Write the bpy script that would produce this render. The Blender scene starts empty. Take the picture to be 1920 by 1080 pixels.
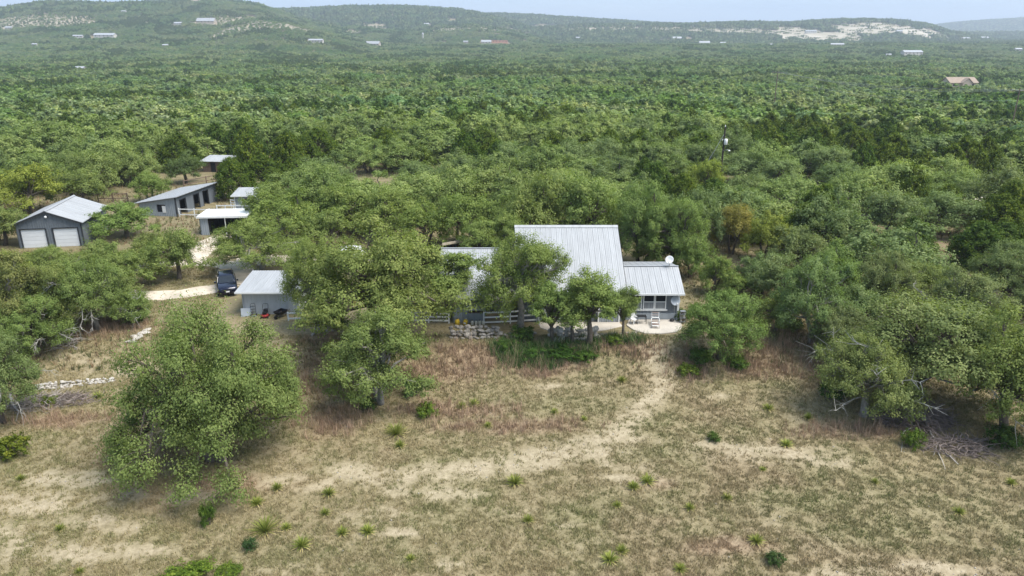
import bpy, math, random
import numpy as np
from mathutils import Vector, Matrix

R_ = math.radians
# ------------------------------------------------------------------ camera, world, sun, exposure
SC = bpy.context.scene
COL = SC.collection
FPX, PITCH, CAMZ = 1370.0, R_(19.3), 24.0
cam_d = bpy.data.cameras.new('camera')
cam_d.sensor_width = 36.0
cam_d.lens = 36.0 * FPX / 1920.0
cam_d.clip_start = 0.5
cam_d.clip_end = 30000
cam = bpy.data.objects.new('camera', cam_d)
COL.objects.link(cam)
cam.location = (0, 0, CAMZ)
cam.rotation_euler = (R_(90) - PITCH, 0, 0)
SC.camera = cam

SUN_EL, SUN_AZ = 60.0, 112.0        # azimuth clockwise from +Y: the sun stands to the right, a little behind the camera
world = bpy.data.worlds.new('World')
SC.world = world
world.use_nodes = True
wn = world.node_tree
bg = wn.nodes['Background']
sky = wn.nodes.new('ShaderNodeTexSky')
sky.sky_type = 'NISHITA'
sky.sun_disc = False
sky.sun_elevation = R_(SUN_EL)
sky.sun_rotation = R_(SUN_AZ)
sky.air_density = 1.0
sky.dust_density = 1.2
sky.ozone_density = 1.5
wtc = wn.nodes.new('ShaderNodeTexCoord')
wmap = wn.nodes.new('ShaderNodeMapping')
wmap.inputs['Scale'].default_value = (1.0, 1.0, 9.0)
wno = wn.nodes.new('ShaderNodeTexNoise')
wno.inputs['Scale'].default_value = 2.2
wno.inputs['Detail'].default_value = 6
wno.inputs['Roughness'].default_value = 0.55
wra = wn.nodes.new('ShaderNodeMapRange')
wra.inputs['From Min'].default_value = 0.36
wra.inputs['From Max'].default_value = 0.72
wra.inputs['To Min'].default_value = 0.78
wra.inputs['To Max'].default_value = 0.95
wmx = wn.nodes.new('ShaderNodeMix')
wmx.data_type = 'RGBA'
wmx.inputs['B'].default_value = (1.45, 1.95, 2.7, 1)
wn.links.new(wtc.outputs['Generated'], wmap.inputs['Vector'])
wn.links.new(wmap.outputs['Vector'], wno.inputs['Vector'])
wn.links.new(wno.outputs['Fac'], wra.inputs['Value'])
wn.links.new(wra.outputs['Result'], wmx.inputs['Factor'])
wn.links.new(sky.outputs['Color'], wmx.inputs['A'])
wn.links.new(wmx.outputs['Result'], bg.inputs['Color'])
bg.inputs['Strength'].default_value = 0.13

sun_d = bpy.data.lights.new('sun', 'SUN')
sun_d.energy = 2.3
sun_d.angle = R_(38)
sun_d.color = (1.0, 0.955, 0.88)
sun = bpy.data.objects.new('sun', sun_d)
COL.objects.link(sun)
_az, _el = R_(SUN_AZ), R_(SUN_EL)
_sd = Vector((math.sin(_az) * math.cos(_el), math.cos(_az) * math.cos(_el), math.sin(_el)))
sun.rotation_euler = _sd.to_track_quat('Z', 'Y').to_euler()

SC.view_settings.view_transform = 'Standard'
SC.view_settings.look = 'None'
SC.view_settings.exposure = 1.5
SC.view_settings.gamma = 1.0
SC.view_settings.use_curve_mapping = False
cy = SC.cycles
cy.max_bounces = 6
cy.diffuse_bounces = 5
cy.glossy_bounces = 2
cy.transmission_bounces = 2
cy.transparent_max_bounces = 6
cy.volume_bounces = 0
cy.use_denoising = True
cy.caustics_reflective = False
cy.caustics_refractive = False

# ------------------------------------------------------------------ small tools
RNG = np.random.default_rng(7)
random.seed(7)
CP, SP = math.cos(PITCH), math.sin(PITCH)


def ss(a, b, x):
    t = np.clip((x - a) / (b - a), 0, 1)
    return t * t * (3 - 2 * t)


def vnoise(x, y, s, seed=0):
    x = np.asarray(x, float) / s
    y = np.asarray(y, float) / s
    xi, yi = np.floor(x), np.floor(y)
    fx, fy = x - xi, y - yi
    fx = fx * fx * (3 - 2 * fx)
    fy = fy * fy * (3 - 2 * fy)

    def h(a, b):
        v = np.sin(a * 127.1 + b * 311.7 + seed * 74.7) * 43758.5453
        return v - np.floor(v)
    return (h(xi, yi) * (1 - fx) + h(xi + 1, yi) * fx) * (1 - fy) + (h(xi, yi + 1) * (1 - fx) + h(xi + 1, yi + 1) * fx) * fy


def fbm(x, y, s, seed=0):
    return 0.55 * vnoise(x, y, s, seed) + 0.3 * vnoise(x, y, s * 0.45, seed + 1) + 0.15 * vnoise(x, y, s * 0.2, seed + 2)


def slope_elev(px, py):
    a, b = (px - 960) / FPX, -(py - 540) / FPX
    den = CP + b * SP
    return a / den, (-SP + b * CP) / den


VALLEY = -22.0
RIDGES = []
for Y, Wf, Wb, pts in (
    (2300, 620, 700, [(-500, 60), (-300, 34), (-120, 24), (0, 18), (90, 5), (200, 8), (330, 4), (400, 1), (480, 7), (520, 19), (560, 34), (640, 52), (760, 80)]),
    (3000, 500, 600, [(420, 40), (480, 20), (560, 16), (640, 12), (740, 11), (800, 14), (860, 18), (910, 27), (960, 40), (1020, 58), (1080, 80)]),
    (3700, 500, 600, [(820, 40), (880, 27), (930, 25), (1000, 28), (1050, 31), (1150, 37), (1250, 43), (1350, 50), (1450, 60)]),
    (2900, 420, 700, [(960, 74), (1010, 52), (1100, 46), (1200, 46), (1290, 45), (1350, 42), (1400, 40), (1480, 42), (1540, 38), (1580, 36), (1640, 37), (1700, 40), (1740, 46), (1775, 57), (1830, 68), (1900, 80)]),
    (6300, 900, 900, [(1560, 70), (1680, 56), (1750, 47), (1800, 41), (1860, 36), (1920, 33), (2100, 30), (2400, 40)]),
    (1750, 300, 350, [(300, 90), (380, 62), (430, 42), (480, 33), (540, 40), (620, 60), (700, 84)]),
    (2250, 320, 350, [(540, 84), (600, 62), (660, 47), (720, 55), (770, 60), (830, 48), (900, 46), (960, 58), (1060, 84)]),
):
    s = [slope_elev(*p)[0] for p in pts]
    z = [CAMZ + slope_elev(*p)[1] * Y - 6 for p in pts]
    RIDGES.append((Y, Wf, Wb, np.array(s), np.array(z)))


def T(x, y):
    """height of the ground"""
    x = np.asarray(x, float)
    y = np.asarray(y, float)
    r = np.hypot(x, y)
    z = -1.3 * (1 - ss(50.5, 56.3, y)) - 0.02 * np.clip(50 - y, 0, 60)
    near = (1 - ss(52, 56, y)) * 1.0 + ss(112, 150, y)
    z = z + near * 0.5 * (fbm(x, y, 14, 3) - 0.5)
    z = z - 0.35 * ss(-30, -48, x) * ss(60, 40, y)
    z = z + VALLEY * (1 - np.exp(-np.clip(r - 150 + 90 * (fbm(x, y, 260, 13) - 0.5) * ss(150, 400, r), 0, None) / 450))
    z = z + ss(500, 1400, r) * 6 * (fbm(x, y, 420, 9) - 0.45)
    yy = np.maximum(y, 1.0)
    sl = x / yy
    add = np.zeros_like(z)
    for Y, Wf, Wb, s, zc in RIDGES:
        c = np.interp(sl, s, zc, left=zc[0], right=zc[-1]) - VALLEY
        d = (y - Y)
        b = np.where(d < 0, np.exp(-(d / Wf) ** 2), np.exp(-(d / Wb) ** 2))
        add = np.maximum(add, np.clip(c, 0, None) * b)
    return z + add + np.where(add > 4, 0.07 * add * (fbm(x, y, 300, 5) - 0.5), 0)


def ray(px, py):
    a, b = (px - 960) / FPX, -(py - 540) / FPX
    return np.array([a, CP + b * SP, -SP + b * CP])


def G(px, py, lift=0.0):
    """the ground point seen at a place of the photograph (used to survey the site)"""
    d = ray(px, py)
    t = np.concatenate([np.arange(20, 400, 0.5), np.geomspace(400, 9000, 4000)])
    h = CAMZ + d[2] * t - T(d[0] * t, d[1] * t) - lift
    i = int(np.argmax(h < 0))
    if h[i] >= 0:
        i = len(t) - 1
    t0, t1 = t[max(i - 1, 0)], t[i]
    for _ in range(20):
        m = 0.5 * (t0 + t1)
        if CAMZ + d[2] * m - float(T(d[0] * m, d[1] * m)) - lift < 0:
            t1 = m
        else:
            t0 = m
    return float(d[0] * t1), float(d[1] * t1)


def proj(x, y, z):
    z = z - CAMZ
    c = y * CP - z * SP
    u = y * SP + z * CP
    return 960 + FPX * x / c, 540 - FPX * u / c


# ------------------------------------------------------------------ materials
MATS = {}


def nmat(name):
    m = bpy.data.materials.new(name)
    m.use_nodes = True
    MATS[name] = m
    nt = m.node_tree
    return m, nt, nt.nodes['Principled BSDF']


def mat(name, col, rough=0.7, metal=0.0, var=0.15, scale=3.0, bump=0.0, bscale=20.0, spec=0.3, coat=0.0, stretch=None, each=0.0):
    """plain surface: base colour broken by two noises, optional fine relief"""
    if name in MATS:
        return MATS[name]
    m, nt, b = nmat(name)
    tc = nt.nodes.new('ShaderNodeTexCoord')
    src = tc.outputs['Object']
    if stretch:
        mp = nt.nodes.new('ShaderNodeMapping')
        mp.inputs['Scale'].default_value = stretch
        nt.links.new(src, mp.inputs['Vector'])
        src = mp.outputs['Vector']
    n = nt.nodes.new('ShaderNodeTexNoise')
    n.inputs['Scale'].default_value = scale
    n.inputs['Detail'].default_value = 8
    n.inputs['Roughness'].default_value = 0.65
    nt.links.new(src, n.inputs['Vector'])
    r = nt.nodes.new('ShaderNodeValToRGB')
    c = np.array(col)
    r.color_ramp.elements[0].position = 0.3
    r.color_ramp.elements[1].position = 0.7
    r.color_ramp.elements[0].color = (*(c * (1 - var)), 1)
    r.color_ramp.elements[1].color = (*np.minimum(c * (1 + var), 0.92), 1)
    nt.links.new(n.outputs['Fac'], r.inputs['Fac'])
    colr = r.outputs['Color']
    if each:
        oi = nt.nodes.new('ShaderNodeObjectInfo')
        ad = nt.nodes.new('ShaderNodeVectorMath')
        ad.operation = 'MULTIPLY_ADD'
        nt.links.new(oi.outputs['Random'], ad.inputs[0])
        ad.inputs[1].default_value = (37, 53, 71)
        nt.links.new(src, ad.inputs[2])
        nt.links.new(ad.outputs[0], n.inputs['Vector'])
        mr = nt.nodes.new('ShaderNodeMapRange')
        mr.inputs['To Min'].default_value = 1 - each
        mr.inputs['To Max'].default_value = 1 + each
        nt.links.new(oi.outputs['Random'], mr.inputs['Value'])
        vm = nt.nodes.new('ShaderNodeVectorMath')
        vm.operation = 'SCALE'
        nt.links.new(colr, vm.inputs[0])
        nt.links.new(mr.outputs['Result'], vm.inputs['Scale'])
        colr = vm.outputs[0]
    nt.links.new(colr, b.inputs['Base Color'])
    b.inputs['Roughness'].default_value = rough
    b.inputs['Metallic'].default_value = metal
    b.inputs['Specular IOR Level'].default_value = spec
    b.inputs['Coat Weight'].default_value = coat
    if bump:
        n2 = nt.nodes.new('ShaderNodeTexNoise')
        n2.inputs['Scale'].default_value = bscale
        n2.inputs['Detail'].default_value = 6
        nt.links.new(tc.outputs['Object'], n2.inputs['Vector'])
        bp = nt.nodes.new('ShaderNodeBump')
        bp.inputs['Strength'].default_value = bump
        bp.inputs['Distance'].default_value = 0.05
        nt.links.new(n2.outputs['Fac'], bp.inputs['Height'])
        nt.links.new(bp.outputs['Normal'], b.inputs['Normal'])
    return m


def leaf_mat(name, stops, use_obj=True, trans=0.28, rnd=0.0):
    """leaves: colour ramp over the per-leaf value 'lv', times the tree's own tint"""
    m, nt, b = nmat(name)
    at = nt.nodes.new('ShaderNodeAttribute')
    at.attribute_name = 'lv'
    oi = nt.nodes.new('ShaderNodeObjectInfo')
    r = nt.nodes.new('ShaderNodeValToRGB')
    els = r.color_ramp.elements
    for i, (p, c) in enumerate(stops):
        e = els[i] if i < 2 else els.new(p)
        e.position = p
        e.color = (*c, 1)
    nt.links.new(at.outputs['Fac'], r.inputs['Fac'])
    col = r.outputs['Color']
    if use_obj:
        mx = nt.nodes.new('ShaderNodeMix')
        mx.data_type = 'RGBA'
        mx.blend_type = 'MULTIPLY'
        mx.inputs['Factor'].default_value = 1.0
        nt.links.new(col, mx.inputs['A'])
        nt.links.new(oi.outputs['Color'], mx.inputs['B'])
        col = mx.outputs['Result']
    if rnd:
        r2 = nt.nodes.new('ShaderNodeValToRGB')
        e2 = r2.color_ramp.elements
        pal = [(0.0, (0.62, 0.72, 0.72)), (0.25, (1.15, 1.1, 0.9)), (0.45, (0.8, 0.95, 0.95)), (0.65, (1.25, 1.22, 1.12)), (0.82, (0.72, 0.88, 0.5)), (1.0, (1.2, 1.18, 0.8))]
        for i, (p, c) in enumerate(pal):
            e = e2[i] if i < 2 else e2.new(p)
            e.position = p
            e.color = (*c, 1)
        nt.links.new(oi.outputs['Random'], r2.inputs['Fac'])
        mx = nt.nodes.new('ShaderNodeMix')
        mx.data_type = 'RGBA'
        mx.blend_type = 'MULTIPLY'
        mx.inputs['Factor'].default_value = rnd
        nt.links.new(col, mx.inputs['A'])
        nt.links.new(r2.outputs['Color'], mx.inputs['B'])
        col = mx.outputs['Result']
        dn = nt.nodes.new('ShaderNodeTexNoise')
        dn.inputs['Scale'].default_value = 0.012
        dn.inputs['Detail'].default_value = 3
        nt.links.new(oi.outputs['Location'], dn.inputs['Vector'])
        dr = nt.nodes.new('ShaderNodeValToRGB')
        dr.color_ramp.elements[0].position = 0.36
        dr.color_ramp.elements[1].position = 0.64
        dr.color_ramp.elements[0].color = (0.78, 0.95, 0.72, 1)
        dr.color_ramp.elements[1].color = (1.28, 1.16, 1.25, 1)
        nt.links.new(dn.outputs['Fac'], dr.inputs['Fac'])
        mx = nt.nodes.new('ShaderNodeMix')
        mx.data_type = 'RGBA'
        mx.blend_type = 'MULTIPLY'
        mx.inputs['Factor'].default_value = 1.0
        nt.links.new(col, mx.inputs['A'])
        nt.links.new(dr.outputs['Color'], mx.inputs['B'])
        col = mx.outputs['Result']
    nt.links.new(col, b.inputs['Base Color'])
    b.inputs['Roughness'].default_value = 0.7
    b.inputs['Specular IOR Level'].default_value = 0.12
    tr = nt.nodes.new('ShaderNodeBsdfTranslucent')
    hs = nt.nodes.new('ShaderNodeMix')
    hs.data_type = 'RGBA'
    hs.blend_type = 'MULTIPLY'
    hs.inputs['Factor'].default_value = 1.0
    hs.inputs['B'].default_value = (1.25, 1.35, 0.7, 1)
    nt.links.new(col, hs.inputs['A'])
    nt.links.new(hs.outputs['Result'], tr.inputs['Color'])
    ms = nt.nodes.new('ShaderNodeMixShader')
    ms.inputs['Fac'].default_value = trans
    nt.links.new(b.outputs['BSDF'], ms.inputs[1])
    nt.links.new(tr.outputs['BSDF'], ms.inputs[2])
    out = nt.nodes['Material Output']
    nt.links.new(ms.outputs['Shader'], out.inputs['Surface'])
    return m


OAK = leaf_mat('oak_leaves', [(0.0, (0.092, 0.132, 0.042)), (1.0, (0.275, 0.315, 0.122)), (0.5, (0.184, 0.235, 0.084)), (0.86, (0.240, 0.284, 0.106))], trans=0.36)
JUN = leaf_mat('juniper_needles', [(0.0, (0.040, 0.078, 0.014)), (1.0, (0.190, 0.225, 0.036)), (0.6, (0.100, 0.148, 0.024))], trans=0.28)
FOAK = leaf_mat('far_oak_leaves', [(0.0, (0.105, 0.148, 0.064)), (1.0, (0.320, 0.360, 0.180)), (0.5, (0.208, 0.258, 0.120))], use_obj=False, rnd=1.0, trans=0.34)
FJUN = leaf_mat('far_juniper_needles', [(0.0, (0.045, 0.085, 0.024)), (1.0, (0.165, 0.205, 0.045)), (0.6, (0.105, 0.148, 0.032))], use_obj=False, rnd=0.8, trans=0.32)
SHRUB = leaf_mat('shrub_leaves', [(0.0, (0.05, 0.08, 0.02)), (1.0, (0.19, 0.21, 0.06)), (0.5, (0.10, 0.14, 0.04))])
YUC = leaf_mat('yucca_blades', [(0.0, (0.08, 0.11, 0.03)), (1.0, (0.40, 0.34, 0.19)), (0.5, (0.17, 0.20, 0.05)), (0.85, (0.27, 0.29, 0.08))], trans=0.15)
BARK = mat('oak_bark', (0.115, 0.095, 0.075), 0.9, var=0.4, scale=6, bump=0.6, bscale=14)
BARKP = mat('pale_oak_bark', (0.26, 0.24, 0.21), 0.9, var=0.35, scale=5, bump=0.6, bscale=14)
DEAD = mat('dead_wood', (0.30, 0.265, 0.235), 0.9, var=0.35, scale=4, bump=0.4)
BRUSH = mat('brush_twigs', (0.205, 0.165, 0.145), 0.95, var=0.4, scale=2)
ROOF = mat('galvanised_roof_sheet', (0.345, 0.353, 0.357), 0.5, 0.12, var=0.13, scale=1.0, spec=0.35, stretch=(3, 0.35, 1), each=0.035)
ROOF2 = mat('weathered_roof_sheet', (0.34, 0.347, 0.35), 0.55, 0.15, var=0.16, scale=1.0, stretch=(2, 0.4, 1), each=0.07)
WALL = mat('grey_metal_siding', (0.165, 0.185, 0.205), 0.55, 0.15, var=0.12, scale=1.4, stretch=(3, 3, 0.3))
WALLL = mat('pale_grey_siding', (0.33, 0.36, 0.385), 0.55, 0.1, var=0.10, scale=1.4, stretch=(3, 3, 0.3))
SHEDW = mat('light_shed_siding', (0.42, 0.44, 0.45), 0.6, 0.1, var=0.08, scale=1.2, stretch=(3, 3, 0.3))
WHITE = mat('white_paint', (0.74, 0.74, 0.72), 0.55, var=0.06, scale=4)
DOORW = mat('white_door_panel', (0.70, 0.71, 0.715), 0.5, var=0.05, scale=1, each=0.05)
DARK = mat('shade_black_and_hut_door', (0.02, 0.02, 0.022), 0.9, var=0.3)  # near-black that paints indoor shade on sheets; also colours the hut door
TRIM = mat('dark_trim', (0.035, 0.038, 0.042), 0.6, var=0.2)
GLASS = mat('window_glass', (0.016, 0.02, 0.024), 0.06, var=0.25, scale=1.5, spec=0.6)
GLASSL = mat('curtained_glass', (0.20, 0.215, 0.225), 0.15, var=0.3, scale=3, spec=0.5, stretch=(9, 9, 0.4))
CONC = mat('pale_concrete', (0.46, 0.42, 0.36), 0.9, var=0.10, scale=1.2, bump=0.15)
STONE = mat('limestone', (0.29, 0.26, 0.225), 0.95, var=0.35, scale=1.6, bump=0.8, bscale=8, each=0.3)
STONEP = mat('pale_limestone', (0.40, 0.37, 0.325), 0.95, var=0.22, scale=1.6, bump=0.7, bscale=8, each=0.2)
WOOD = mat('weathered_wood', (0.175, 0.125, 0.095), 0.9, var=0.3, scale=4)
FASC = mat('tan_fascia_board', (0.48, 0.41, 0.31), 0.8, var=0.15)
STEEL = mat('dull_steel', (0.33, 0.34, 0.35), 0.45, 0.6, var=0.15)
BLACKM = mat('black_metal', (0.022, 0.022, 0.024), 0.45, 0.3, var=0.2)
DISHW = mat('dish_white', (0.72, 0.71, 0.68), 0.5, var=0.06)
DISHG = mat('dish_grey', (0.40, 0.43, 0.46), 0.5, var=0.08)
RUBBER = mat('tyre_rubber', (0.018, 0.018, 0.018), 0.85, var=0.2)
NAVY = mat('navy_car_paint', (0.004, 0.006, 0.022), 0.2, 0.3, var=0.05, coat=0.8)
WHITEC = mat('white_car_paint', (0.74, 0.74, 0.73), 0.3, 0.0, var=0.03, coat=0.6)
CHROME = mat('bright_trim', (0.55, 0.56, 0.57), 0.2, 0.9, var=0.05)
LENS = mat('headlight_lens', (0.62, 0.65, 0.68), 0.08, 0.2, var=0.1, spec=0.7)
YELLOW = mat('yellow_plastic', (0.72, 0.50, 0.045), 0.5, var=0.08)
REDP = mat('red_plastic', (0.26, 0.022, 0.02), 0.5, var=0.1)
GREENP = mat('green_plastic', (0.02, 0.19, 0.10), 0.5, var=0.1)
CREAM = mat('cream_plastic', (0.70, 0.67, 0.58), 0.5, var=0.06)
BROWNF = mat('brown_sling_fabric', (0.22, 0.165, 0.14), 0.8, var=0.2)
POLEW = mat('creosote_pole', (0.045, 0.036, 0.03), 0.9, var=0.3)
TANW = mat('tan_house_wall', (0.42, 0.36, 0.28), 0.85, var=0.1)
ORANGE = mat('orange_stucco', (0.52, 0.26, 0.165), 0.85, var=0.1)
TILE = mat('brown_shingle', (0.30, 0.235, 0.18), 0.85, var=0.2, scale=1.0)
CREAMW = mat('cream_house_wall', (0.55, 0.52, 0.46), 0.85, var=0.08)
GRAVM = mat('caliche_gravel', (0.50, 0.435, 0.345), 0.95, var=0.32, scale=0.6, bump=0.3, bscale=9)


# ------------------------------------------------------------------ mesh builder
class MB:
    def __init__(self):
        self.v, self.f = [], []

    def add(self, vs, fs):
        o = len(self.v)
        self.v += [tuple(p) for p in vs]
        self.f += [tuple(i + o for i in q) for q in fs]
        return self

    def box(self, x0, x1, y0, y1, z0, z1):
        return self.add([(x0, y0, z0), (x1, y0, z0), (x1, y1, z0), (x0, y1, z0), (x0, y0, z1), (x1, y0, z1), (x1, y1, z1), (x0, y1, z1)],
                        [(0, 3, 2, 1), (4, 5, 6, 7), (0, 1, 5, 4), (1, 2, 6, 5), (2, 3, 7, 6), (3, 0, 4, 7)])

    def bar(self, a, b, w, h=None):
        """square bar between two points"""
        h = h or w
        a, b = Vector(a), Vector(b)
        d = (b - a).normalized()
        up = Vector((0, 0, 1)) if abs(d.z) < 0.95 else Vector((1, 0, 0))
        s = d.cross(up).normalized() * w / 2
        u = s.cross(d).normalized() * h / 2
        vs = [p + q for p in (a, b) for q in (-s - u, s - u, s + u, -s + u)]
        return self.add(vs, [(0, 3, 2, 1), (4, 5, 6, 7), (0, 1, 5, 4), (1, 2, 6, 5), (2, 3, 7, 6), (3, 0, 4, 7)])

    def tube(self, pts, rad, n=6, cap=True):
        pts = [Vector(p) for p in pts]
        if not hasattr(rad, '__len__'):
            rad = [rad] * len(pts)
        vs = []
        ref = Vector((0.31, 0.17, 0.93)).normalized()
        for i, p in enumerate(pts):
            d = (pts[min(i + 1, len(pts) - 1)] - pts[max(i - 1, 0)])
            d = d.normalized() if d.length > 1e-9 else Vector((0, 0, 1))
            q = ref if abs(d.dot(ref)) < 0.9 else Vector((1, 0.1, 0)).normalized()
            s = d.cross(q).normalized()
            u = s.cross(d)
            for k in range(n):
                a = 2 * math.pi * k / n
                vs.append(p + (s * math.cos(a) + u * math.sin(a)) * rad[i])
        fs = []
        for i in range(len(pts) - 1):
            for k in range(n):
                fs.append((i * n + k, i * n + (k + 1) % n, (i + 1) * n + (k + 1) % n, (i + 1) * n + k))
        if cap:
            fs.append(tuple(range(n - 1, -1, -1)))
            fs.append(tuple(range((len(pts) - 1) * n, len(pts) * n)))
        return self.add(vs, fs)

    def prism(self, poly, z0, z1):
        n = len(poly)
        vs = [(x, y, z0) for x, y in poly] + [(x, y, z1) for x, y in poly]
        fs = [tuple(range(n - 1, -1, -1)), tuple(range(n, 2 * n))] + [(i, (i + 1) % n, n + (i + 1) % n, n + i) for i in range(n)]
        return self.add(vs, fs)

    def prism_x(self, poly, x0, x1):
        """polygon in (y,z), extruded along x"""
        n = len(poly)
        vs = [(x0, y, z) for y, z in poly] + [(x1, y, z) for y, z in poly]
        fs = [tuple(range(n)), tuple(range(2 * n - 1, n - 1, -1))] + [(i, n + i, n + (i + 1) % n, (i + 1) % n) for i in range(n)]
        return self.add(vs, fs)

    def prism_y(self, poly, y0, y1):
        """polygon in (x,z), extruded along y"""
        n = len(poly)
        vs = [(x, y0, z) for x, z in poly] + [(x, y1, z) for x, z in poly]
        fs = [tuple(range(n - 1, -1, -1)), tuple(range(n, 2 * n))] + [(i, (i + 1) % n, n + (i + 1) % n, n + i) for i in range(n)]
        return self.add(vs, fs)

    def lathe(self, prof, n=12, c=(0, 0, 0)):
        vs = []
        for r, z in prof:
            for k in range(n):
                a = 2 * math.pi * k / n
                vs.append((c[0] + r * math.cos(a), c[1] + r * math.sin(a), c[2] + z))
        fs = [(i * n + k, i * n + (k + 1) % n, (i + 1) * n + (k + 1) % n, (i + 1) * n + k) for i in range(len(prof) - 1) for k in range(n)]
        fs.append(tuple(range(n - 1, -1, -1)))
        fs.append(tuple(range((len(prof) - 1) * n, len(prof) * n)))
        return self.add(vs, fs)

    def ribs_wall(self, p0, p1, z0, z1a, z1b=None, pitch=0.3, dep=0.035, th=0.06):
        """upright ribbed sheet from p0 to p1 (plan points); the top may slope from z1a to z1b; ribs face the right-hand side of p0->p1"""
        z1b = z1a if z1b is None else z1b
        a, b = Vector((*p0, 0)), Vector((*p1, 0))
        L = (b - a).length
        d = (b - a) / L
        nrm = Vector((d.y, -d.x, 0))
        n = max(1, int(round(L / pitch)))
        xs = [0.0]
        st = L / n
        prof = [(0.0, 0.0)]
        for i in range(n):
            o = i * st
            prof += [(o + st * 0.62, 0.0), (o + st * 0.72, dep), (o + st * 0.88, dep), (o + st * 0.98, 0.0)]
        prof.append((L, 0.0))
        m = len(prof)
        vs = []
        for s, o in prof:
            p = a + d * s + nrm * o
            vs.append((p.x, p.y, z0))
        for s, o in prof:
            p = a + d * s + nrm * o
            vs.append((p.x, p.y, z1a + (z1b - z1a) * s / L))
        fs = [(i, i + 1, m + i + 1, m + i) for i in range(m - 1)]
        self.add(vs, fs)
        q = [a - nrm * 0.002, b - nrm * 0.002, b - nrm * th, a - nrm * th]
        k = len(self.v)
        self.v += [(p.x, p.y, z0) for p in q] + [(q[0].x, q[0].y, z1a), (q[1].x, q[1].y, z1b), (q[2].x, q[2].y, z1b), (q[3].x, q[3].y, z1a)]
        self.f += [tuple(k + i for i in t) for t in ((0, 3, 2, 1), (4, 5, 6, 7), (0, 1, 5, 4), (1, 2, 6, 5), (2, 3, 7, 6), (3, 0, 4, 7))]
        return self

    def mesh(self, name, m, smooth=False):
        me = bpy.data.meshes.new(name)
        me.from_pydata(self.v, [], self.f)
        me.materials.append(m)
        if smooth:
            me.polygons.foreach_set('use_smooth', [True] * len(me.polygons))
        me.update()
        return me

    def build(self, name, m, parent=None, smooth=False):
        return link(name, self.mesh(name, m, smooth), parent)


def link(name, me, parent=None, loc=None):
    o = bpy.data.objects.new(name, me)
    COL.objects.link(o)
    if parent is not None:
        o.parent = parent
    if loc is not None:
        o.location = loc
    return o


def tag(o, label=None, cat=None, group=None, kind=None):
    if label:
        o['label'] = label
    if cat:
        o['category'] = cat
    if group:
        o['group'] = group
    if kind:
        o['kind'] = kind
    return o


def thing(name, label, cat, loc=(0, 0, 0), rz=0.0, group=None):
    o = link(name, None)
    o.empty_display_size = 0.3
    o.location = loc
    o.rotation_euler = (0, 0, rz)
    return tag(o, label, cat, group)


def copy_tree(o, parent=None):
    c = o.copy()
    COL.objects.link(c)
    c.parent = parent
    for ch in list(o.children):
        copy_tree(ch, c)
    return c


def fast_mesh(name, V, F4=None, F3=None, m=None, attrs=None, smooth=False):
    """numpy arrays -> mesh; F4 (n,4) quads and/or F3 (n,3) triangles"""
    me = bpy.data.meshes.new(name)
    V = np.asarray(V, np.float32)
    me.vertices.add(len(V))
    me.vertices.foreach_set('co', V.ravel())
    loops, starts, tot = [], [], 0
    for F in (F4, F3):
        if F is not None and len(F):
            F = np.asarray(F, np.int32)
            loops.append(F.ravel())
            starts.append(tot + np.arange(len(F), dtype=np.int32) * F.shape[1])
            tot += F.size
    loops = np.concatenate(loops)
    starts = np.concatenate(starts)
    me.loops.add(tot)
    me.loops.foreach_set('vertex_index', loops)
    me.polygons.add(len(starts))
    me.polygons.foreach_set('loop_start', starts)
    if smooth:
        me.polygons.foreach_set('use_smooth', np.ones(len(starts), bool))
    for k, (typ, a) in (attrs or {}).items():
        at = me.attributes.new(k, typ, 'POINT')
        if typ == 'FLOAT':
            at.data.foreach_set('value', np.asarray(a, np.float32).ravel())
        elif typ == 'FLOAT_COLOR':
            at.data.foreach_set('color', np.asarray(a, np.float32).ravel())
        elif typ == 'INT':
            at.data.foreach_set('value', np.asarray(a, np.int32).ravel())
        elif typ == 'FLOAT_VECTOR':
            at.data.foreach_set('vector', np.asarray(a, np.float32).ravel())
    if m:
        me.materials.append(m)
    me.update(calc_edges=True)
    me.validate()
    return me


# ------------------------------------------------------------------ the lie of the land: soil and grass fields
def blob_list(lst):
    return [(*G(px, py), rx, ry) for px, py, rx, ry in lst]


DIRT = blob_list([(1100, 850, 3.0, .8), (950, 875, 3.5, .8), (1440, 850, 4.6, 1.2), (1560, 862, 2.2, 0.7), (1350, 838, 1.8, 0.6), (1175, 872, 2.2, 0.5), (60, 945, 4.0, 1.1), (20, 1010, 2.8, 1.0), (200, 980, 3.0, 0.8), (120, 1040, 3.0, 0.7),
                  (260, 1030, 2.3, 0.6), (705, 968, 1.6, 0.6), (740, 1000, 1.5, 0.4), (540, 1070, 1.6, 0.5), (860, 1060, 1.0, 0.5), (1600, 1070, 2.4, 0.5), (1770, 1066, 3.2, 0.5), (1150, 828, 3.0, 0.8),
                  (1060, 722, 2.6, 0.45), (1100, 726, 2.0, 0.3), (1350, 742, 1.2, 0.5), (960, 960, 0.9, 0.35), (1060, 985, 1.0, 0.3), (240, 690, 3.0, .8), (150, 672, 2.5, .7),
                  (560, 905, 3.0, 0.9), (330, 930, 3.0, 0.7), (1225, 668, 0.7, 2.0), (640, 900, 3.0, 0.9), (1180, 900, 2.5, 0.6), (800, 925, 3.2, 0.7), (130, 900, 3.0, 0.7)])
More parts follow.
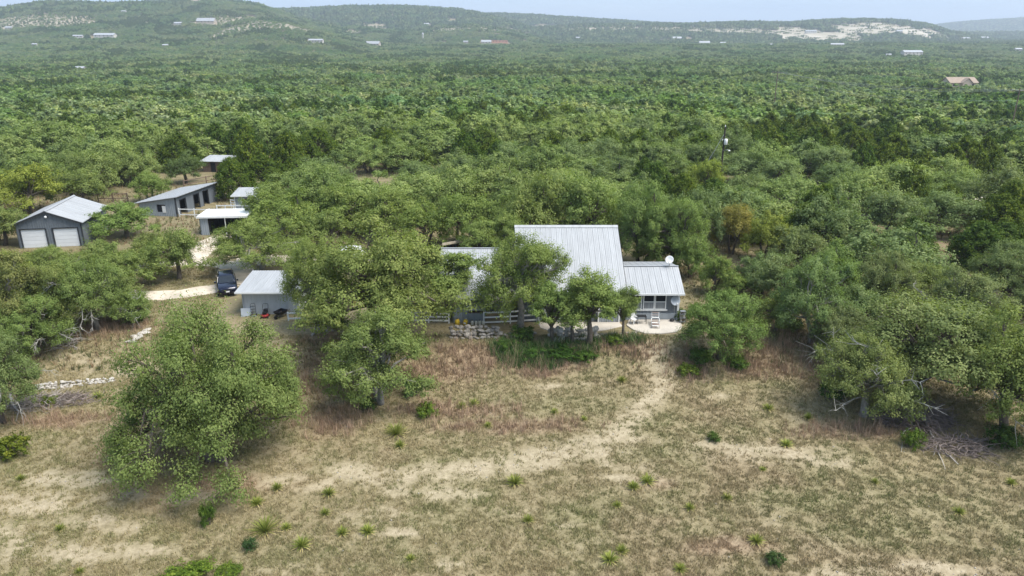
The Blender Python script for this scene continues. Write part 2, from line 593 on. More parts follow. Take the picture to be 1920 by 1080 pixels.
RED = blob_list([(900, 668, 5.0, 1.5), (820, 700, 4.0, 1.5), (1010, 690, 3.5, 1.0), (640, 700, 2.6, 3.4), (620, 790, 2.2, 2.0), (1430, 690, 3.2, 1.5), (1600, 812, 3.2, 1.0), (1200, 655, 2.2, 1.3), (110, 790, 3.0, 0.9),
                 (440, 905, 4.0, 0.9), (1370, 1020, 2.6, 0.7), (960, 800, 5.0, 0.9), (1290, 690, 1.5, 2.0), (1480, 655, 3.5, 1.5), (170, 615, 5.0, 1.8), (1230, 905, 1.4, 0.6), (860, 770, 4, 1.0), (1540, 700, 2.5, 1.2),
                 (1420, 575, 3, 4), (1500, 540, 4, 4), (640, 640, 2.4, 1.6), (1550, 330, 9, 8), (1450, 350, 8, 5), (1640, 345, 9, 6), (1760, 460, 5, 5)])
GREEN = blob_list([(750, 858, 4.5, 0.7), (1300, 800, 5.0, 1.6), (1050, 760, 4.0, 1.2), (1100, 960, 6.0, 1.6), (1500, 940, 6.0, 1.6), (1700, 990, 5.0, 1.4), (500, 1040, 4.0, 1.0), (120, 900, 4.0, 1.0), (1250, 850, 2.5, 0.8), (880, 930, 4, .9), (1600, 900, 4, 1.0), (700, 1050, 3, .8)])
PATH = [G(*p) for p in ((1236, 650), (1232, 690), (1246, 722), (1208, 765), (1168, 805), (1090, 842), (980, 866), (860, 884), (740, 893), (640, 884))]
WEEDY = blob_list([(1020, 664, 2.8, 1.0), (1070, 662, 2.0, 0.8), (960, 652, 1.4, 0.8), (1160, 640, 1.8, 0.5)])


def blobs(lst, x, y, soft=0.45, warp=1.0):
    wx = x + warp * 1.6 * (fbm(x, y, 2.6, 21) - 0.5)
    wy = y + warp * 1.2 * (fbm(x, y, 2.6, 31) - 0.5)
    out = np.zeros_like(x)
    for cx, cy_, rx, ry in lst:
        d = np.sqrt(((wx - cx) / rx) ** 2 + ((wy - cy_) / ry) ** 2)
        out = np.maximum(out, 1 - ss(1 - soft, 1 + soft, d))
    return out


def path_d(x, y, P=None):
    P = P or PATH
    best = np.full_like(x, 1e9)
    for (ax, ay), (bx, by) in zip(P[:-1], P[1:]):
        dx, dy = bx - ax, by - ay
        t = np.clip(((x - ax) * dx + (y - ay) * dy) / (dx * dx + dy * dy), 0, 1)
        best = np.minimum(best, np.hypot(x - ax - t * dx, y - ay - t * dy))
    return best


def fields(x, y):
    dirt = blobs(DIRT, x, y)
    wob = 0.7 + 1.1 * fbm(x, y, 3.0, 41)
    dirt = dirt * (0.12 + 0.78 * ss(0.28, 0.66, fbm(x, y, 1.1, 51)))
    dirt = np.maximum(dirt, 0.2 * ss(0.57, 0.74, fbm(x, y, 4.5, 61)) * ss(0.35, 0.65, fbm(x, y, 0.8, 63)))
    trail = 1 - ss(0.25 * wob, 1.35 * wob, path_d(x, y))
    dirt = np.maximum(dirt, trail * (0.45 + 0.5 * ss(0.3, 0.6, fbm(x, y, 0.9, 53))))
    red = blobs(RED, x, y, 0.6) * ss(0.2, 0.5, fbm(x, y, 2.0, 71))
    red = np.maximum(0.8 * red, 0.3 * ss(0.62, 0.76, fbm(x, y, 5.0, 76)))
    green = np.maximum(blobs(GREEN, x, y, 0.9) * .6 * ss(0.25, 0.6, fbm(x, y, 1.8, 81)), 0.35 * ss(0.50, 0.72, fbm(x, y, 3.6, 86)))
    return np.clip(dirt, 0, 1), np.clip(red, 0, 1), np.clip(green, 0, 1)


# pale stony patches, tracks and clearings on the far hills (world ellipses)
PALE = []
for px, py, rx, ry in ((1500, 62, 90, 160), (1530, 70, 120, 120), (1600, 55, 110, 140), (1650, 52, 120, 150), (1690, 55, 80, 130), (1750, 62, 60, 120), (1580, 66, 60, 100), (40, 40, 110, 120), (90, 38, 90, 100),
                       (130, 44, 60, 80), (430, 40, 70, 90), (490, 42, 90, 110), (540, 46, 80, 110), (560, 52, 60, 80), (700, 55, 70, 90), (860, 52, 90, 110), (920, 54, 90, 110), (960, 58, 60, 70), (1030, 52, 90, 80),
                       (1100, 53, 120, 90), (1180, 54, 120, 90), (1250, 55, 110, 90), (1320, 58, 110, 90), (1380, 60, 90, 100), (1430, 62, 80, 100), (1810, 62, 120, 150), (1870, 64, 120, 150), (660, 62, 40, 60)):
    PALE.append((*G(px, py), rx, ry))
TRACKS = [[G(*p) for p in q] for q in (((1700, 48), (1722, 58), (1740, 66), (1747, 77)), ((1745, 78.5), (1770, 78.8), (1800, 79)), ((1535, 80), (1546, 72), (1540, 64)), ((1468, 78), (1472, 66)))]
FCLEAR = []
for px, py, rx, ry in ((60, 176, 10, 7), (130, 172, 10, 6), (245, 180, 8, 8), (300, 180, 9, 5), (770, 190, 5, 8), (848, 197, 6, 6), (517, 155, 5, 4), (612, 155, 4, 4), (1405, 137, 12, 8), (1860, 172, 14, 9), (620, 330, 3, 3)):
    FCLEAR.append((*G(px, py), rx, ry))


def far_fields(x, y):
    p = np.zeros_like(x)
    n = fbm(x, y, 60, 91)
    for cx, cy_, rx, ry in PALE:
        d = np.sqrt(((x - cx) / rx) ** 2 + ((y - cy_) / ry) ** 2) + 0.9 * (n - 0.5)
        p = np.maximum(p, 1 - ss(0.6, 1.15, d))
    t = np.zeros_like(x)
    for q in TRACKS:
        t = np.maximum(t, 1 - ss(7, 16, path_d(x, y, q)))
    for cx, cy_, rx, ry in FCLEAR:
        d = np.sqrt(((x - cx) / rx) ** 2 + ((y - cy_) / ry) ** 2) + 0.5 * (fbm(x, y, 7, 95) - 0.5)
        t = np.maximum(t, 1 - ss(0.8, 1.1, d))
    return p, t


# ------------------------------------------------------------------ ground
def axis(lo, hi, a, b, step, grow):
    m = list(np.arange(a, b + 1e-6, step))
    s, p = step, b
    while p < hi:
        s = min(s * grow, 90)
        p += s
        m.append(min(p, hi))
    s, p = step, a
    l = []
    while p > lo:
        s = min(s * grow, 90)
        p -= s
        l.append(max(p, lo))
    return np.array(l[::-1] + m)


def make_ground():
    xs = axis(-5600, 5600, -46, 46, 0.42, 1.07)
    ys = axis(-300, 8200, 21, 67, 0.40, 1.045)
    X, Y = np.meshgrid(xs, ys)
    Z = T(X, Y)
    V = np.stack([X, Y, Z], -1).reshape(-1, 3)
    ny, nx = X.shape
    i = np.arange(ny * nx).reshape(ny, nx)
    F = np.stack([i[:-1, :-1], i[:-1, 1:], i[1:, 1:], i[1:, :-1]], -1).reshape(-1, 4)
    x, y = V[:, 0], V[:, 1]
    d, r, g = fields(x, y)
    pale, trk = far_fields(x, y)
    near = (1 - ss(100, 160, y))
    wood = np.clip(ss(57, 62, y) * 0.75, 0, 1)
    m, nt, b = nmat('dry_field_soil')

    def attr(n):
        a = nt.nodes.new('ShaderNodeAttribute')
        a.attribute_name = n
        return a.outputs['Fac']

    def noise(sc, det=8, ro=0.7):
        tc = nt.nodes.new('ShaderNodeTexCoord')
        n = nt.nodes.new('ShaderNodeTexNoise')
        n.inputs['Scale'].default_value = sc
        n.inputs['Detail'].default_value = det
        n.inputs['Roughness'].default_value = ro
        nt.links.new(tc.outputs['Object'], n.inputs['Vector'])
        return n.outputs['Fac']

    def ramp(s, a, c0, e, c1):
        n = nt.nodes.new('ShaderNodeValToRGB')
        n.color_ramp.elements[0].position = a
        n.color_ramp.elements[1].position = e
        n.color_ramp.elements[0].color = (*c0, 1)
        n.color_ramp.elements[1].color = (*c1, 1)
        nt.links.new(s, n.inputs['Fac'])
        return n.outputs['Color']

    def mixc(f, A, B):
        n = nt.nodes.new('ShaderNodeMix')
        n.data_type = 'RGBA'
        nt.links.new(f, n.inputs['Factor'])
        nt.links.new(A, n.inputs['A'])
        nt.links.new(B, n.inputs['B'])
        return n.outputs['Result']

    def mul(a, k, off=0.0):
        n = nt.nodes.new('ShaderNodeMath')
        n.operation = 'MULTIPLY_ADD'
        n.use_clamp = True
        nt.links.new(a, n.inputs[0])
        if isinstance(k, (int, float)):
            n.inputs[1].default_value = k
        else:
            nt.links.new(k, n.inputs[1])
        n.inputs[2].default_value = off
        return n.outputs[0]
    n_hi, n_mid, n_far = noise(3.4, 9, 0.78), noise(0.55), noise(0.02)
    base = ramp(n_hi, 0.32, (0.130, 0.108, 0.056), 0.68, (0.325, 0.268, 0.160))
    redc = ramp(n_hi, 0.32, (0.140, 0.095, 0.058), 0.66, (0.350, 0.260, 0.175))
    grn = ramp(n_hi, 0.32, (0.105, 0.105, 0.045), 0.66, (0.290, 0.260, 0.145))
    drt = ramp(n_hi, 0.30, (0.24, 0.195, 0.12), 0.66, (0.45, 0.38, 0.265))
    wod = ramp(n_mid, 0.35, (0.115, 0.100, 0.052), 0.68, (0.270, 0.228, 0.135))
    plc = ramp(n_far, 0.35, (0.34, 0.30, 0.22), 0.65, (0.52, 0.47, 0.385))
    c = mixc(attr('green'), base, grn)
    c = mixc(attr('red'), c, redc)
    c = mixc(attr('wood'), c, wod)
    c = mixc(attr('dirt'), c, drt)
    c = mixc(attr('pale'), c, plc)
    nt.links.new(c, b.inputs['Base Color'])
    b.inputs['Roughness'].default_value = 0.95
    b.inputs['Specular IOR Level'].default_value = 0.1
    bp = nt.nodes.new('ShaderNodeBump')
    bp.inputs['Strength'].default_value = 0.6
    bp.inputs['Distance'].default_value = 0.10
    nt.links.new(noise(5.0), bp.inputs['Height'])
    nt.links.new(bp.outputs['Normal'], b.inputs['Normal'])
    me = fast_mesh('ground', V, F, None, m, {'dirt': ('FLOAT', np.maximum(d * near * (1 - 0.75 * ss(62, 70, y)), 0)), 'red': ('FLOAT', r * near), 'green': ('FLOAT', g * near),
                                             'wood': ('FLOAT', wood * (1 - 0.5 * r)), 'pale': ('FLOAT', np.maximum(pale * np.where(x > 700, .75, .45), trk))}, smooth=True)
    o = link('ground', me)
    tag(o, 'dry grass slope with pale bare soil in front of the house', None, None, 'structure')


make_ground()


# driveway: sheets of pale caliche with a ragged edge
def ragged_strip(name, pts, width, label, lift=0.03):
    P = []
    for (ax, ay), (bx, by) in zip(pts[:-1], pts[1:]):
        n = max(2, int(math.hypot(bx - ax, by - ay) / 0.7))
        P += [(ax + (bx - ax) * k / n, ay + (by - ay) * k / n) for k in range(n)]
    P.append(pts[-1])
    P = np.array(P)
    d = np.gradient(P, axis=0)
    d /= np.linalg.norm(d, axis=1)[:, None] + 1e-9
    nr = np.stack([-d[:, 1], d[:, 0]], 1)
    rows = []
    for k, s in enumerate((-1.0, -0.5, 0.0, 0.5, 1.0)):
        w = width / 2 * s
        jit = (1.1 * (vnoise(P[:, 0] + 50 * k, P[:, 1], 1.3, 5) - 0.5)) if abs(s) == 1 else 0
        q = P + nr * (w + jit)[:, None] if abs(s) == 1 else P + nr * w
        rows.append(np.column_stack([q, T(q[:, 0], q[:, 1]) + (lift if abs(s) < 1 else -0.03)]))
    V = np.concatenate(rows)
    n = len(P)
    F = [(k * n + i, k * n + i + 1, (k + 1) * n + i + 1, (k + 1) * n + i) for k in range(4) for i in range(n - 1)]
    o = link(name, fast_mesh(name, V, F, None, GRAVM, smooth=True))
    tag(o, label, None, None, 'structure')
    return o


_c = (-35.0, 71.8)
_ring = [(_c[0] + 7.0 * math.cos(a), _c[1] + 5.4 * math.sin(a)) for a in np.linspace(-0.35, 2 * math.pi - 0.35, 44)]
ragged_strip('driveway', _ring, 3.5, 'pale gravel drive looping round the twin-trunked oak')
ragged_strip('driveway', [(-30.6, 77.2), (-25, 78.4), (-17, 78.2), (-9, 79.5), (0, 84)], 4.6, 'pale gravel drive running behind the small shed', 0.045)
ragged_strip('driveway', [(-36, 78.0), (-36.3, 83), (-36, 88.0)], 4.0, 'pale gravel spur leading to the open carport', 0.06)
ragged_strip('dirt_road', [G(1470, 392), G(1600, 372), G(1720, 362), G(1850, 372), G(1990, 380)], 5.0, 'pale dirt road among the oaks by the white pipe fence', 0.05)

# ------------------------------------------------------------------ buildings
ALLB = []       # footprints that keep trees away: x, y, radius


def roof_slope(root, x0, x1, ye, ze, yr, zr, n, m, name='roof', th=0.05, over=0.0):
    """one slope of a sheet roof along x: n panels between the eave (ye,ze) and the ridge (yr,zr)"""
    w = (x1 - x0) / n
    dy, dz = yr - ye, zr - ze
    L = math.hypot(dy, dz)
    uy, uz = dy / L, dz / L
    ny, nz = (-uz, uy) if uy > 0 else (uz, -uy)
    sh = MB()
    sh.add([(x0 + .02, ye + uy * .03 - ny * .07, ze + uz * .03 - nz * .07), (x1 - .02, ye + uy * .03 - ny * .07, ze + uz * .03 - nz * .07), (x1 - .02, yr - ny * .07, zr - nz * .07), (x0 + .02, yr - ny * .07, zr - nz * .07),
            (x0 + .02, ye + uy * .03 - ny * .005, ze + uz * .03 - nz * .005), (x1 - .02, ye + uy * .03 - ny * .005, ze + uz * .03 - nz * .005), (x1 - .02, yr - ny * .005, zr - nz * .005), (x0 + .02, yr - ny * .005, zr - nz * .005)],
           [(0, 3, 2, 1), (4, 5, 6, 7), (0, 1, 5, 4), (1, 2, 6, 5), (2, 3, 7, 6), (3, 0, 4, 7)])
    ro = sh.build(name, m, root)
    p = MB()
    prof = [(0.0, 0.0), (w * 0.045, 0.03), (w * 0.11, 0.03), (w * 0.155, 0.008), (w * 0.40, 0.008), (w * 0.43, 0.02), (w * 0.47, 0.02), (w * 0.50, 0.008), (w * 0.70, 0.008), (w * 0.73, 0.02), (w * 0.77, 0.02), (w * 0.80, 0.008), (w - 0.004, 0.004)]
    k = len(prof)
    vs = [(x, ye + ny * h, ze + nz * h) for x, h in prof] + [(x, yr + ny * h, zr + nz * h) for x, h in prof]
    fs = [(i, i + 1, k + i + 1, k + i) for i in range(k - 1)]
    if uy < 0:
        fs = [tuple(reversed(f)) for f in fs]
    p.add(vs, fs)
    me = p.mesh('roof_panel', m)
    for i in range(n):
        link('roof_panel', me, ro, (x0 + i * w, 0, 0))
    return ro


def window(root, x0, x1, z0, z1, y, kind='double'):
    """double-hung window proud of a wall that faces -y at y"""
    f = 0.07
    fr = MB()
    fr.box(x0, x1, y - 0.06, y + 0.02, z1 - f, z1).box(x0, x1, y - 0.075, y + 0.02, z0, z0 + f)
    fr.box(x0, x0 + f, y - 0.058, y + 0.02, z0 + f, z1 - f).box(x1 - f, x1, y - 0.058, y + 0.02, z0 + f, z1 - f)
    zm = 0.5 * (z0 + z1)
    fr.box(x0 + f, x1 - f, y - 0.05, y + 0.02, zm - 0.03, zm + 0.03)
    w = fr.build('window', WHITE, root)
    MB().box(x0 + f, x1 - f, y - 0.012, y + 0.01, zm + 0.03, z1 - f).build('pane', GLASS, w)
    MB().box(x0 + f, x1 - f, y - 0.02, y + 0.01, z0 + f, zm - 0.03).build('pane', GLASSL, w)
    return w


# --- main house and its annex share walls: two things butted together
def main_house():
    h = thing('metal_roofed_house', 'house with a tall ribbed silver metal roof behind three slender trunks', 'house', (0.5, 59.6, 0))
    W, D, E, RZ, RY = 9.25, 14.6, 2.75, 6.75, 7.4
    MB().ribs_wall((0, 0), (W, 0), 0, E - 0.1).build('wall', WALL, h)
    MB().ribs_wall((W, 0), (W, RY), 0, E - 0.1, RZ - 0.16).ribs_wall((W, RY), (W, D), 0, RZ - 0.16, E - 0.1).build('wall', WALL, h)
    MB().ribs_wall((0, D), (0, RY), 0, E - 0.1, RZ - 0.16).ribs_wall((0, RY), (0, 0), 0, RZ - 0.16, E - 0.1).build('wall', WALL, h)
    MB().ribs_wall((W, D), (0, D), 0, E - 0.1).build('wall', WALL, h)
    sl = (RZ - E) / RY
    a = roof_slope(h, -0.25, W + 0.2, -0.55, E - 0.55 * sl + 0.02, RY, RZ, 20, ROOF)
    b = roof_slope(h, -0.25, W + 0.2, D + 0.5, E - 0.5 * sl + 0.02, RY + 0.002, RZ, 20, ROOF)
    MB().prism_x([(RY - 0.28, RZ - 0.28 * sl + 0.065), (RY, RZ + 0.085), (RY + 0.28, RZ - 0.28 * sl + 0.065), (RY, RZ + 0.06)], -0.27, W + 0.22).build('ridge_cap', ROOF, a)
    MB().prism_x([(-0.55, E - 0.55 * sl - 0.06), (RY, RZ - 0.09), (D + 0.5, E - 0.5 * sl - 0.06), (D + 0.5, E - 0.5 * sl - 0.2), (RY, RZ - 0.24), (-0.55, E - 0.55 * sl - 0.2)], -0.31, -0.26).build('barge_board', TRIM, h)
    MB().prism_x([(-0.55, E - 0.55 * sl - 0.06), (RY, RZ - 0.09), (D + 0.5, E - 0.5 * sl - 0.06), (D + 0.5, E - 0.5 * sl - 0.2), (RY, RZ - 0.24), (-0.55, E - 0.55 * sl - 0.2)], W + 0.21, W + 0.26).build('barge_board', TRIM, h)
    for x0 in (1.3, 5.0, 6.6):
        window(h, x0, x0 + 1.1, 0.9, 2.2, -0.04)
    d = MB().box(3.2, 4.15, -0.06, 0.03, 0.02, 2.08).build('door', DOORW, h)
    MB().box(4.02, 4.07, -0.11, -0.06, 0.95, 1.07).build('handle', STEEL, d)
    ALLB.append((5, 66, 7.5))


def annex():
    h = thing('annex', 'low grey annex with white windows and pale metal roof beside the patio', 'house', (9.83, 60.05, 0))
    W, D = 4.8, 6.4
    E, RY, RZ = 2.82, 2.75, 4.08
    BZ = 3.35
    MB().ribs_wall((0, 0), (W, 0), 0, E - 0.12).build('wall', WALL, h)
    MB().ribs_wall((W, 0), (W, RY), 0, E - 0.12, RZ - 0.15).ribs_wall((W, RY), (W, D), 0, RZ - 0.15, BZ - 0.15).build('wall', WALL, h)
    MB().ribs_wall((W, D), (0, D), 0, BZ - 0.12).build('wall', WALL, h)
    sl = (RZ - E) / RY
    a = roof_slope(h, 0.02, W + 0.35, -0.5, E - 0.5 * sl, RY, RZ, 9, ROOF)
    roof_slope(h, 0.02, W + 0.35, D + 0.3, BZ - 0.06, RY + 0.002, RZ, 9, ROOF)
    MB().box(0.02, W + 0.36, RY - 0.1, RY + 0.1, RZ + 0.035, RZ + 0.06).build('ridge_cap', ROOF, a)
    MB().box(0.0, W + 0.37, -0.54, -0.5, E - 0.5 * sl - 0.13, E - 0.5 * sl + 0.03).build('gutter', WHITE, a)
    for x in (0.55, 1.66, 2.68):
        window(h, x, x + 0.99, 1.0, 2.42, -0.045)
    MB().box(0.40, 3.82, -0.05, 0.03, 2.425, 2.55).box(0.40, 3.82, -0.10, 0.03, 0.88, 0.995).build('window_trim', WHITE, h)
    MB().box(W - 0.13, W + 0.05, -0.07, 0.1, 0, E - 0.13).build('corner_trim', WHITE, h)
    MB().box(0.2, W, -0.055, 0.02, 0.0, 0.62).build('skirt_panel', WALLL, h)
    ALLB.append((12.5, 63, 4.5))


def west_wing():
    h = thing('west_wing', 'low wing with white metal roof partly hidden behind oak crowns', 'house', (-6.6, 62.2, 0))
    W, D, E, RY, RZ = 6.75, 9.6, 2.5, 5.6, 4.3
    MB().ribs_wall((0, 0), (W, 0), 0, E - 0.1).build('wall', WALL, h)
    MB().ribs_wall((W, 0), (W, RY), 0, E - 0.1, RZ - 0.16).ribs_wall((W, RY), (W, D), 0, RZ - 0.16, E + .1).build('wall', WALL, h)
    MB().ribs_wall((0, D), (0, RY), 0, E + .1, RZ - 0.16).ribs_wall((0, RY), (0, 0), 0, RZ - 0.16, E - 0.1).build('wall', WALL, h)
    MB().ribs_wall((W, D), (0, D), 0, E - 0.1).build('wall', WALL, h)
    sl = (RZ - E) / RY
    a = roof_slope(h, -0.25, W + 0.1, -0.5, E - 0.5 * sl, RY, RZ, 11, ROOF)
    roof_slope(h, -0.25, W + 0.1, D + 0.4, E + 0.1, RY + 0.002, RZ, 11, ROOF)
    MB().box(-0.27, W + 0.12, RY - 0.12, RY + 0.12, RZ + 0.03, RZ + 0.06).build('ridge_cap', ROOF, a)
    for x0 in (3.9, 5.2):
        window(h, x0, x0 + 1.0, 0.9, 2.1, -0.04)
    d = MB().box(2.7, 3.55, -0.06, 0.03, 0.02, 2.05).build('door', FASC, h)
    MB().box(3.42, 3.47, -0.11, -0.06, 0.95, 1.07).build('handle', STEEL, d)
    ALLB.append((-3.2, 67, 6))


def ramada():
    h = thing('ramada', 'open timber lean-to with tan fascia boards behind the low wing', 'shelter', (-7.4, 74.4, 0), R_(33))
    L, D = 10.2, 1.3
    for i, x in enumerate(np.linspace(0.1, L - 0.1, 5)):
        MB().box(x - 0.08, x + 0.08, 0.05, 0.21, 0, 2.75).build('post', WOOD, h)
        MB().box(x - 0.08, x + 0.08, D - 0.2, D - 0.04, 0, 2.2).build('post', WOOD, h)
    for i in range(6):
        x = i * L / 6
        MB().box(x, x + L / 6 - 0.01, -0.1, -0.05, 2.72, 2.98).build('fascia_board', FASC, h)
    r = MB().add([(-.1, -.05, 2.8), (L + .1, -.05, 2.8), (L + .1, D + .2, 2.2), (-.1, D + .2, 2.2), (-.1, -.05, 2.9), (L + .1, -.05, 2.9), (L + .1, D + .2, 2.3), (-.1, D + .2, 2.3)],
                 [(0, 3, 2, 1), (4, 5, 6, 7), (0, 1, 5, 4), (1, 2, 6, 5), (2, 3, 7, 6), (3, 0, 4, 7)]).build('roof', WOOD, h)
    MB().box(0, L, D - 0.02, D + 0.04, 0, 2.15).build('back_shade_sheet', DARK, h)  # black sheet painting the shade under the lean-to roof
    for x in np.linspace(0.7, L - 0.7, 8):
        MB().box(x - 0.05, x + 0.05, D - 0.14, D - 0.05, 0.05, 2.2).build('slat', WOOD, h)
    ALLB.append((-4.2, 79, 6))


def counter_shed():
    h = thing('counter_shed', 'small ribbed grey shed with open serving hatch beside the white fence', 'shed', (-5.15, 59.35, 0))
    W, D = 2.75, 2.6
    MB().ribs_wall((0, 0), (1.35, 0), 0, 2.25, pitch=.22).ribs_wall((1.35, 0), (W, 0), 0, 0.95, pitch=.22).ribs_wall((1.35, 0), (W, 0), 1.95, 2.25, pitch=.22).build('wall', WALLL, h)
    MB().ribs_wall((W, 0), (W, D), 0, 2.25, 2.55).build('wall', WALLL, h)
    MB().ribs_wall((0, D), (0, 0), 0, 2.55, 2.25).ribs_wall((W, D), (0, D), 0, 2.5).build('wall', WALLL, h)
    MB().box(0.06, W - 0.06, D - 0.2, D - 0.1, 0.1, 2.3).build('hatch_shade_sheet', DARK, h)  # added black sheet before the real wall, painted shade behind the hatch
    MB().box(1.3, W, -0.16, 0.2, 0.95, 1.0).build('counter', WOOD, h)
    MB().add([(1.25, -0.03, 1.98), (W - .05, -0.03, 1.98), (W - .05, -0.75, 1.42), (1.25, -0.75, 1.42), (1.25, -0.03, 2.02), (W - .05, -0.03, 2.02), (W - .05, -0.75, 1.46), (1.25, -0.75, 1.46)],
             [(0, 3, 2, 1), (4, 5, 6, 7), (0, 1, 5, 4), (1, 2, 6, 5), (2, 3, 7, 6), (3, 0, 4, 7)]).build('hatch_flap', ROOF2, h)
    roof_slope(h, -0.2, W + 0.15, -0.4, 2.26, D + 0.3, 2.68, 6, ROOF2)
    MB().box(-0.2, W + 0.15, -0.44, -0.405, 2.13, 2.28).build('fascia', TRIM, h)


def garage():
    p = G(38, 466)
    h = thing('twin_door_garage', 'grey gabled metal garage with two white roll-up doors', 'garage', (p[0], p[1], 0), R_(9.5))
    W, D, E, RZ = 7.05, 8.2, 3.0, 4.4
    X = W / 2
    gw = MB()
    # front wall round the two door openings
    d0, d1, dz = (0.42, 3.08), (3.92, 6.58), 2.22
    gw.ribs_wall((0, 0), (d0[0], 0), 0, E, E, pitch=.25)
    gw.ribs_wall((d0[1], 0), (d1[0], 0), 0, dz + .002, pitch=.25).ribs_wall((d1[1], 0), (W, 0), 0, E, pitch=.25)
    gw.ribs_wall((d0[0], 0), (X, 0), dz, E + .0, RZ - 0.2, pitch=.25).ribs_wall((X, 0), (d1[1], 0), dz, RZ - 0.2, E, pitch=.25)
    gw.build('wall', WALL, h)
    MB().ribs_wall((W, 0), (W, D), 0, E - .05).build('wall', WALL, h)
    MB().ribs_wall((0, D), (0, 0), 0, E - .05).build('wall', WALL, h)
    MB().ribs_wall((W, D), (X, D), 0, E, RZ - .2).ribs_wall((X, D), (0, D), 0, RZ - .2, E).build('wall', WALL, h)
    for a, b in (d0, d1):
        d = thing('garage_door', None, None)
        d.parent = h
        for i in range(5):
            MB().box(a + 0.02, b - 0.02, 0.06, 0.12, 0.02 + i * 0.44, 0.02 + i * 0.44 + 0.425).build('door_panel', DOORW, d)
        MB().box(a - 0.12, a, -0.06, 0.1, 0, dz + 0.12).box(b, b + 0.12, -0.06, 0.1, 0, dz + 0.12).box(a, b, -0.055, 0.1, dz, dz + 0.118).build('frame', TRIM, d)
    MB().box(W - 0.06, W + 0.06, -0.075, 0.06, 0, E - 0.08).build('downpipe', TRIM, h)
    lamp = MB().lathe([(0.02, -0.16), (0.13, -0.13), (0.16, 0.0), (0.10, 0.1), (0.03, 0.14)], 10, (X, -0.2, 3.72)).build('lamp', WHITE, h, True)
    # roof slopes run along y: build in a turned frame
    for sgn in (1, -1):
        rt = link('roof', None, h)
        rt.location = (X, 0, 0)
        rt.rotation_euler = (0, 0, R_(90) if sgn > 0 else R_(-90))
        rt.empty_display_size = .2
        # local x -> +-y, local y -> -+x
        x0, x1 = (-0.3, D + 0.3) if sgn > 0 else (-D - 0.3, 0.3)
        w = (x1 - x0) / 13
        ye, ze = -(X + 0.35), E - 0.1
        me = None
        L = math.hypot(ye, RZ - ze)
        ny, nz = -(RZ - ze) / L, -ye / L
        k = [(0, 0.0), (w * .05, .05), (w * .12, .05), (w * .17, .005), (w - .004, .004)]
        mbp = MB()
        vs = [(x, ye + ny * q, ze + nz * q) for x, q in k] + [(x, 0 + ny * q, RZ + nz * q) for x, q in k] + [(0, ye, ze - .07), (w, ye, ze - .07), (0, 0, RZ - .07), (w, 0, RZ - .07)]
        n = len(k)
        mbp.add(vs, [(i, i + 1, n + i + 1, n + i) for i in range(n - 1)] + [(2 * n, 2 * n + 2, 2 * n + 3, 2 * n + 1), (2 * n, 2 * n + 1, n - 1, 0)])
        me = mbp.mesh('roof_panel', ROOF)
        for i in range(13):
            link('roof_panel', me, rt, (x0 + i * w, 0, 0))
    MB().prism_y([(X - 0.22, RZ + .005), (X, RZ + .1), (X + .22, RZ + .005), (X, RZ + 0.06)], -0.32, D + .32).build('ridge_cap', ROOF, h)
    MB().prism_y([(-0.37, E - .12), (X, RZ - 0.03), (W + .37, E - .12), (W + .37, E - .27), (X, RZ - .2), (-.37, E - .27)], -0.36, -0.31).build('barge_board', TRIM, h)
    ALLB.append((p[0] + 3, p[1] + 4.5, 6.5))


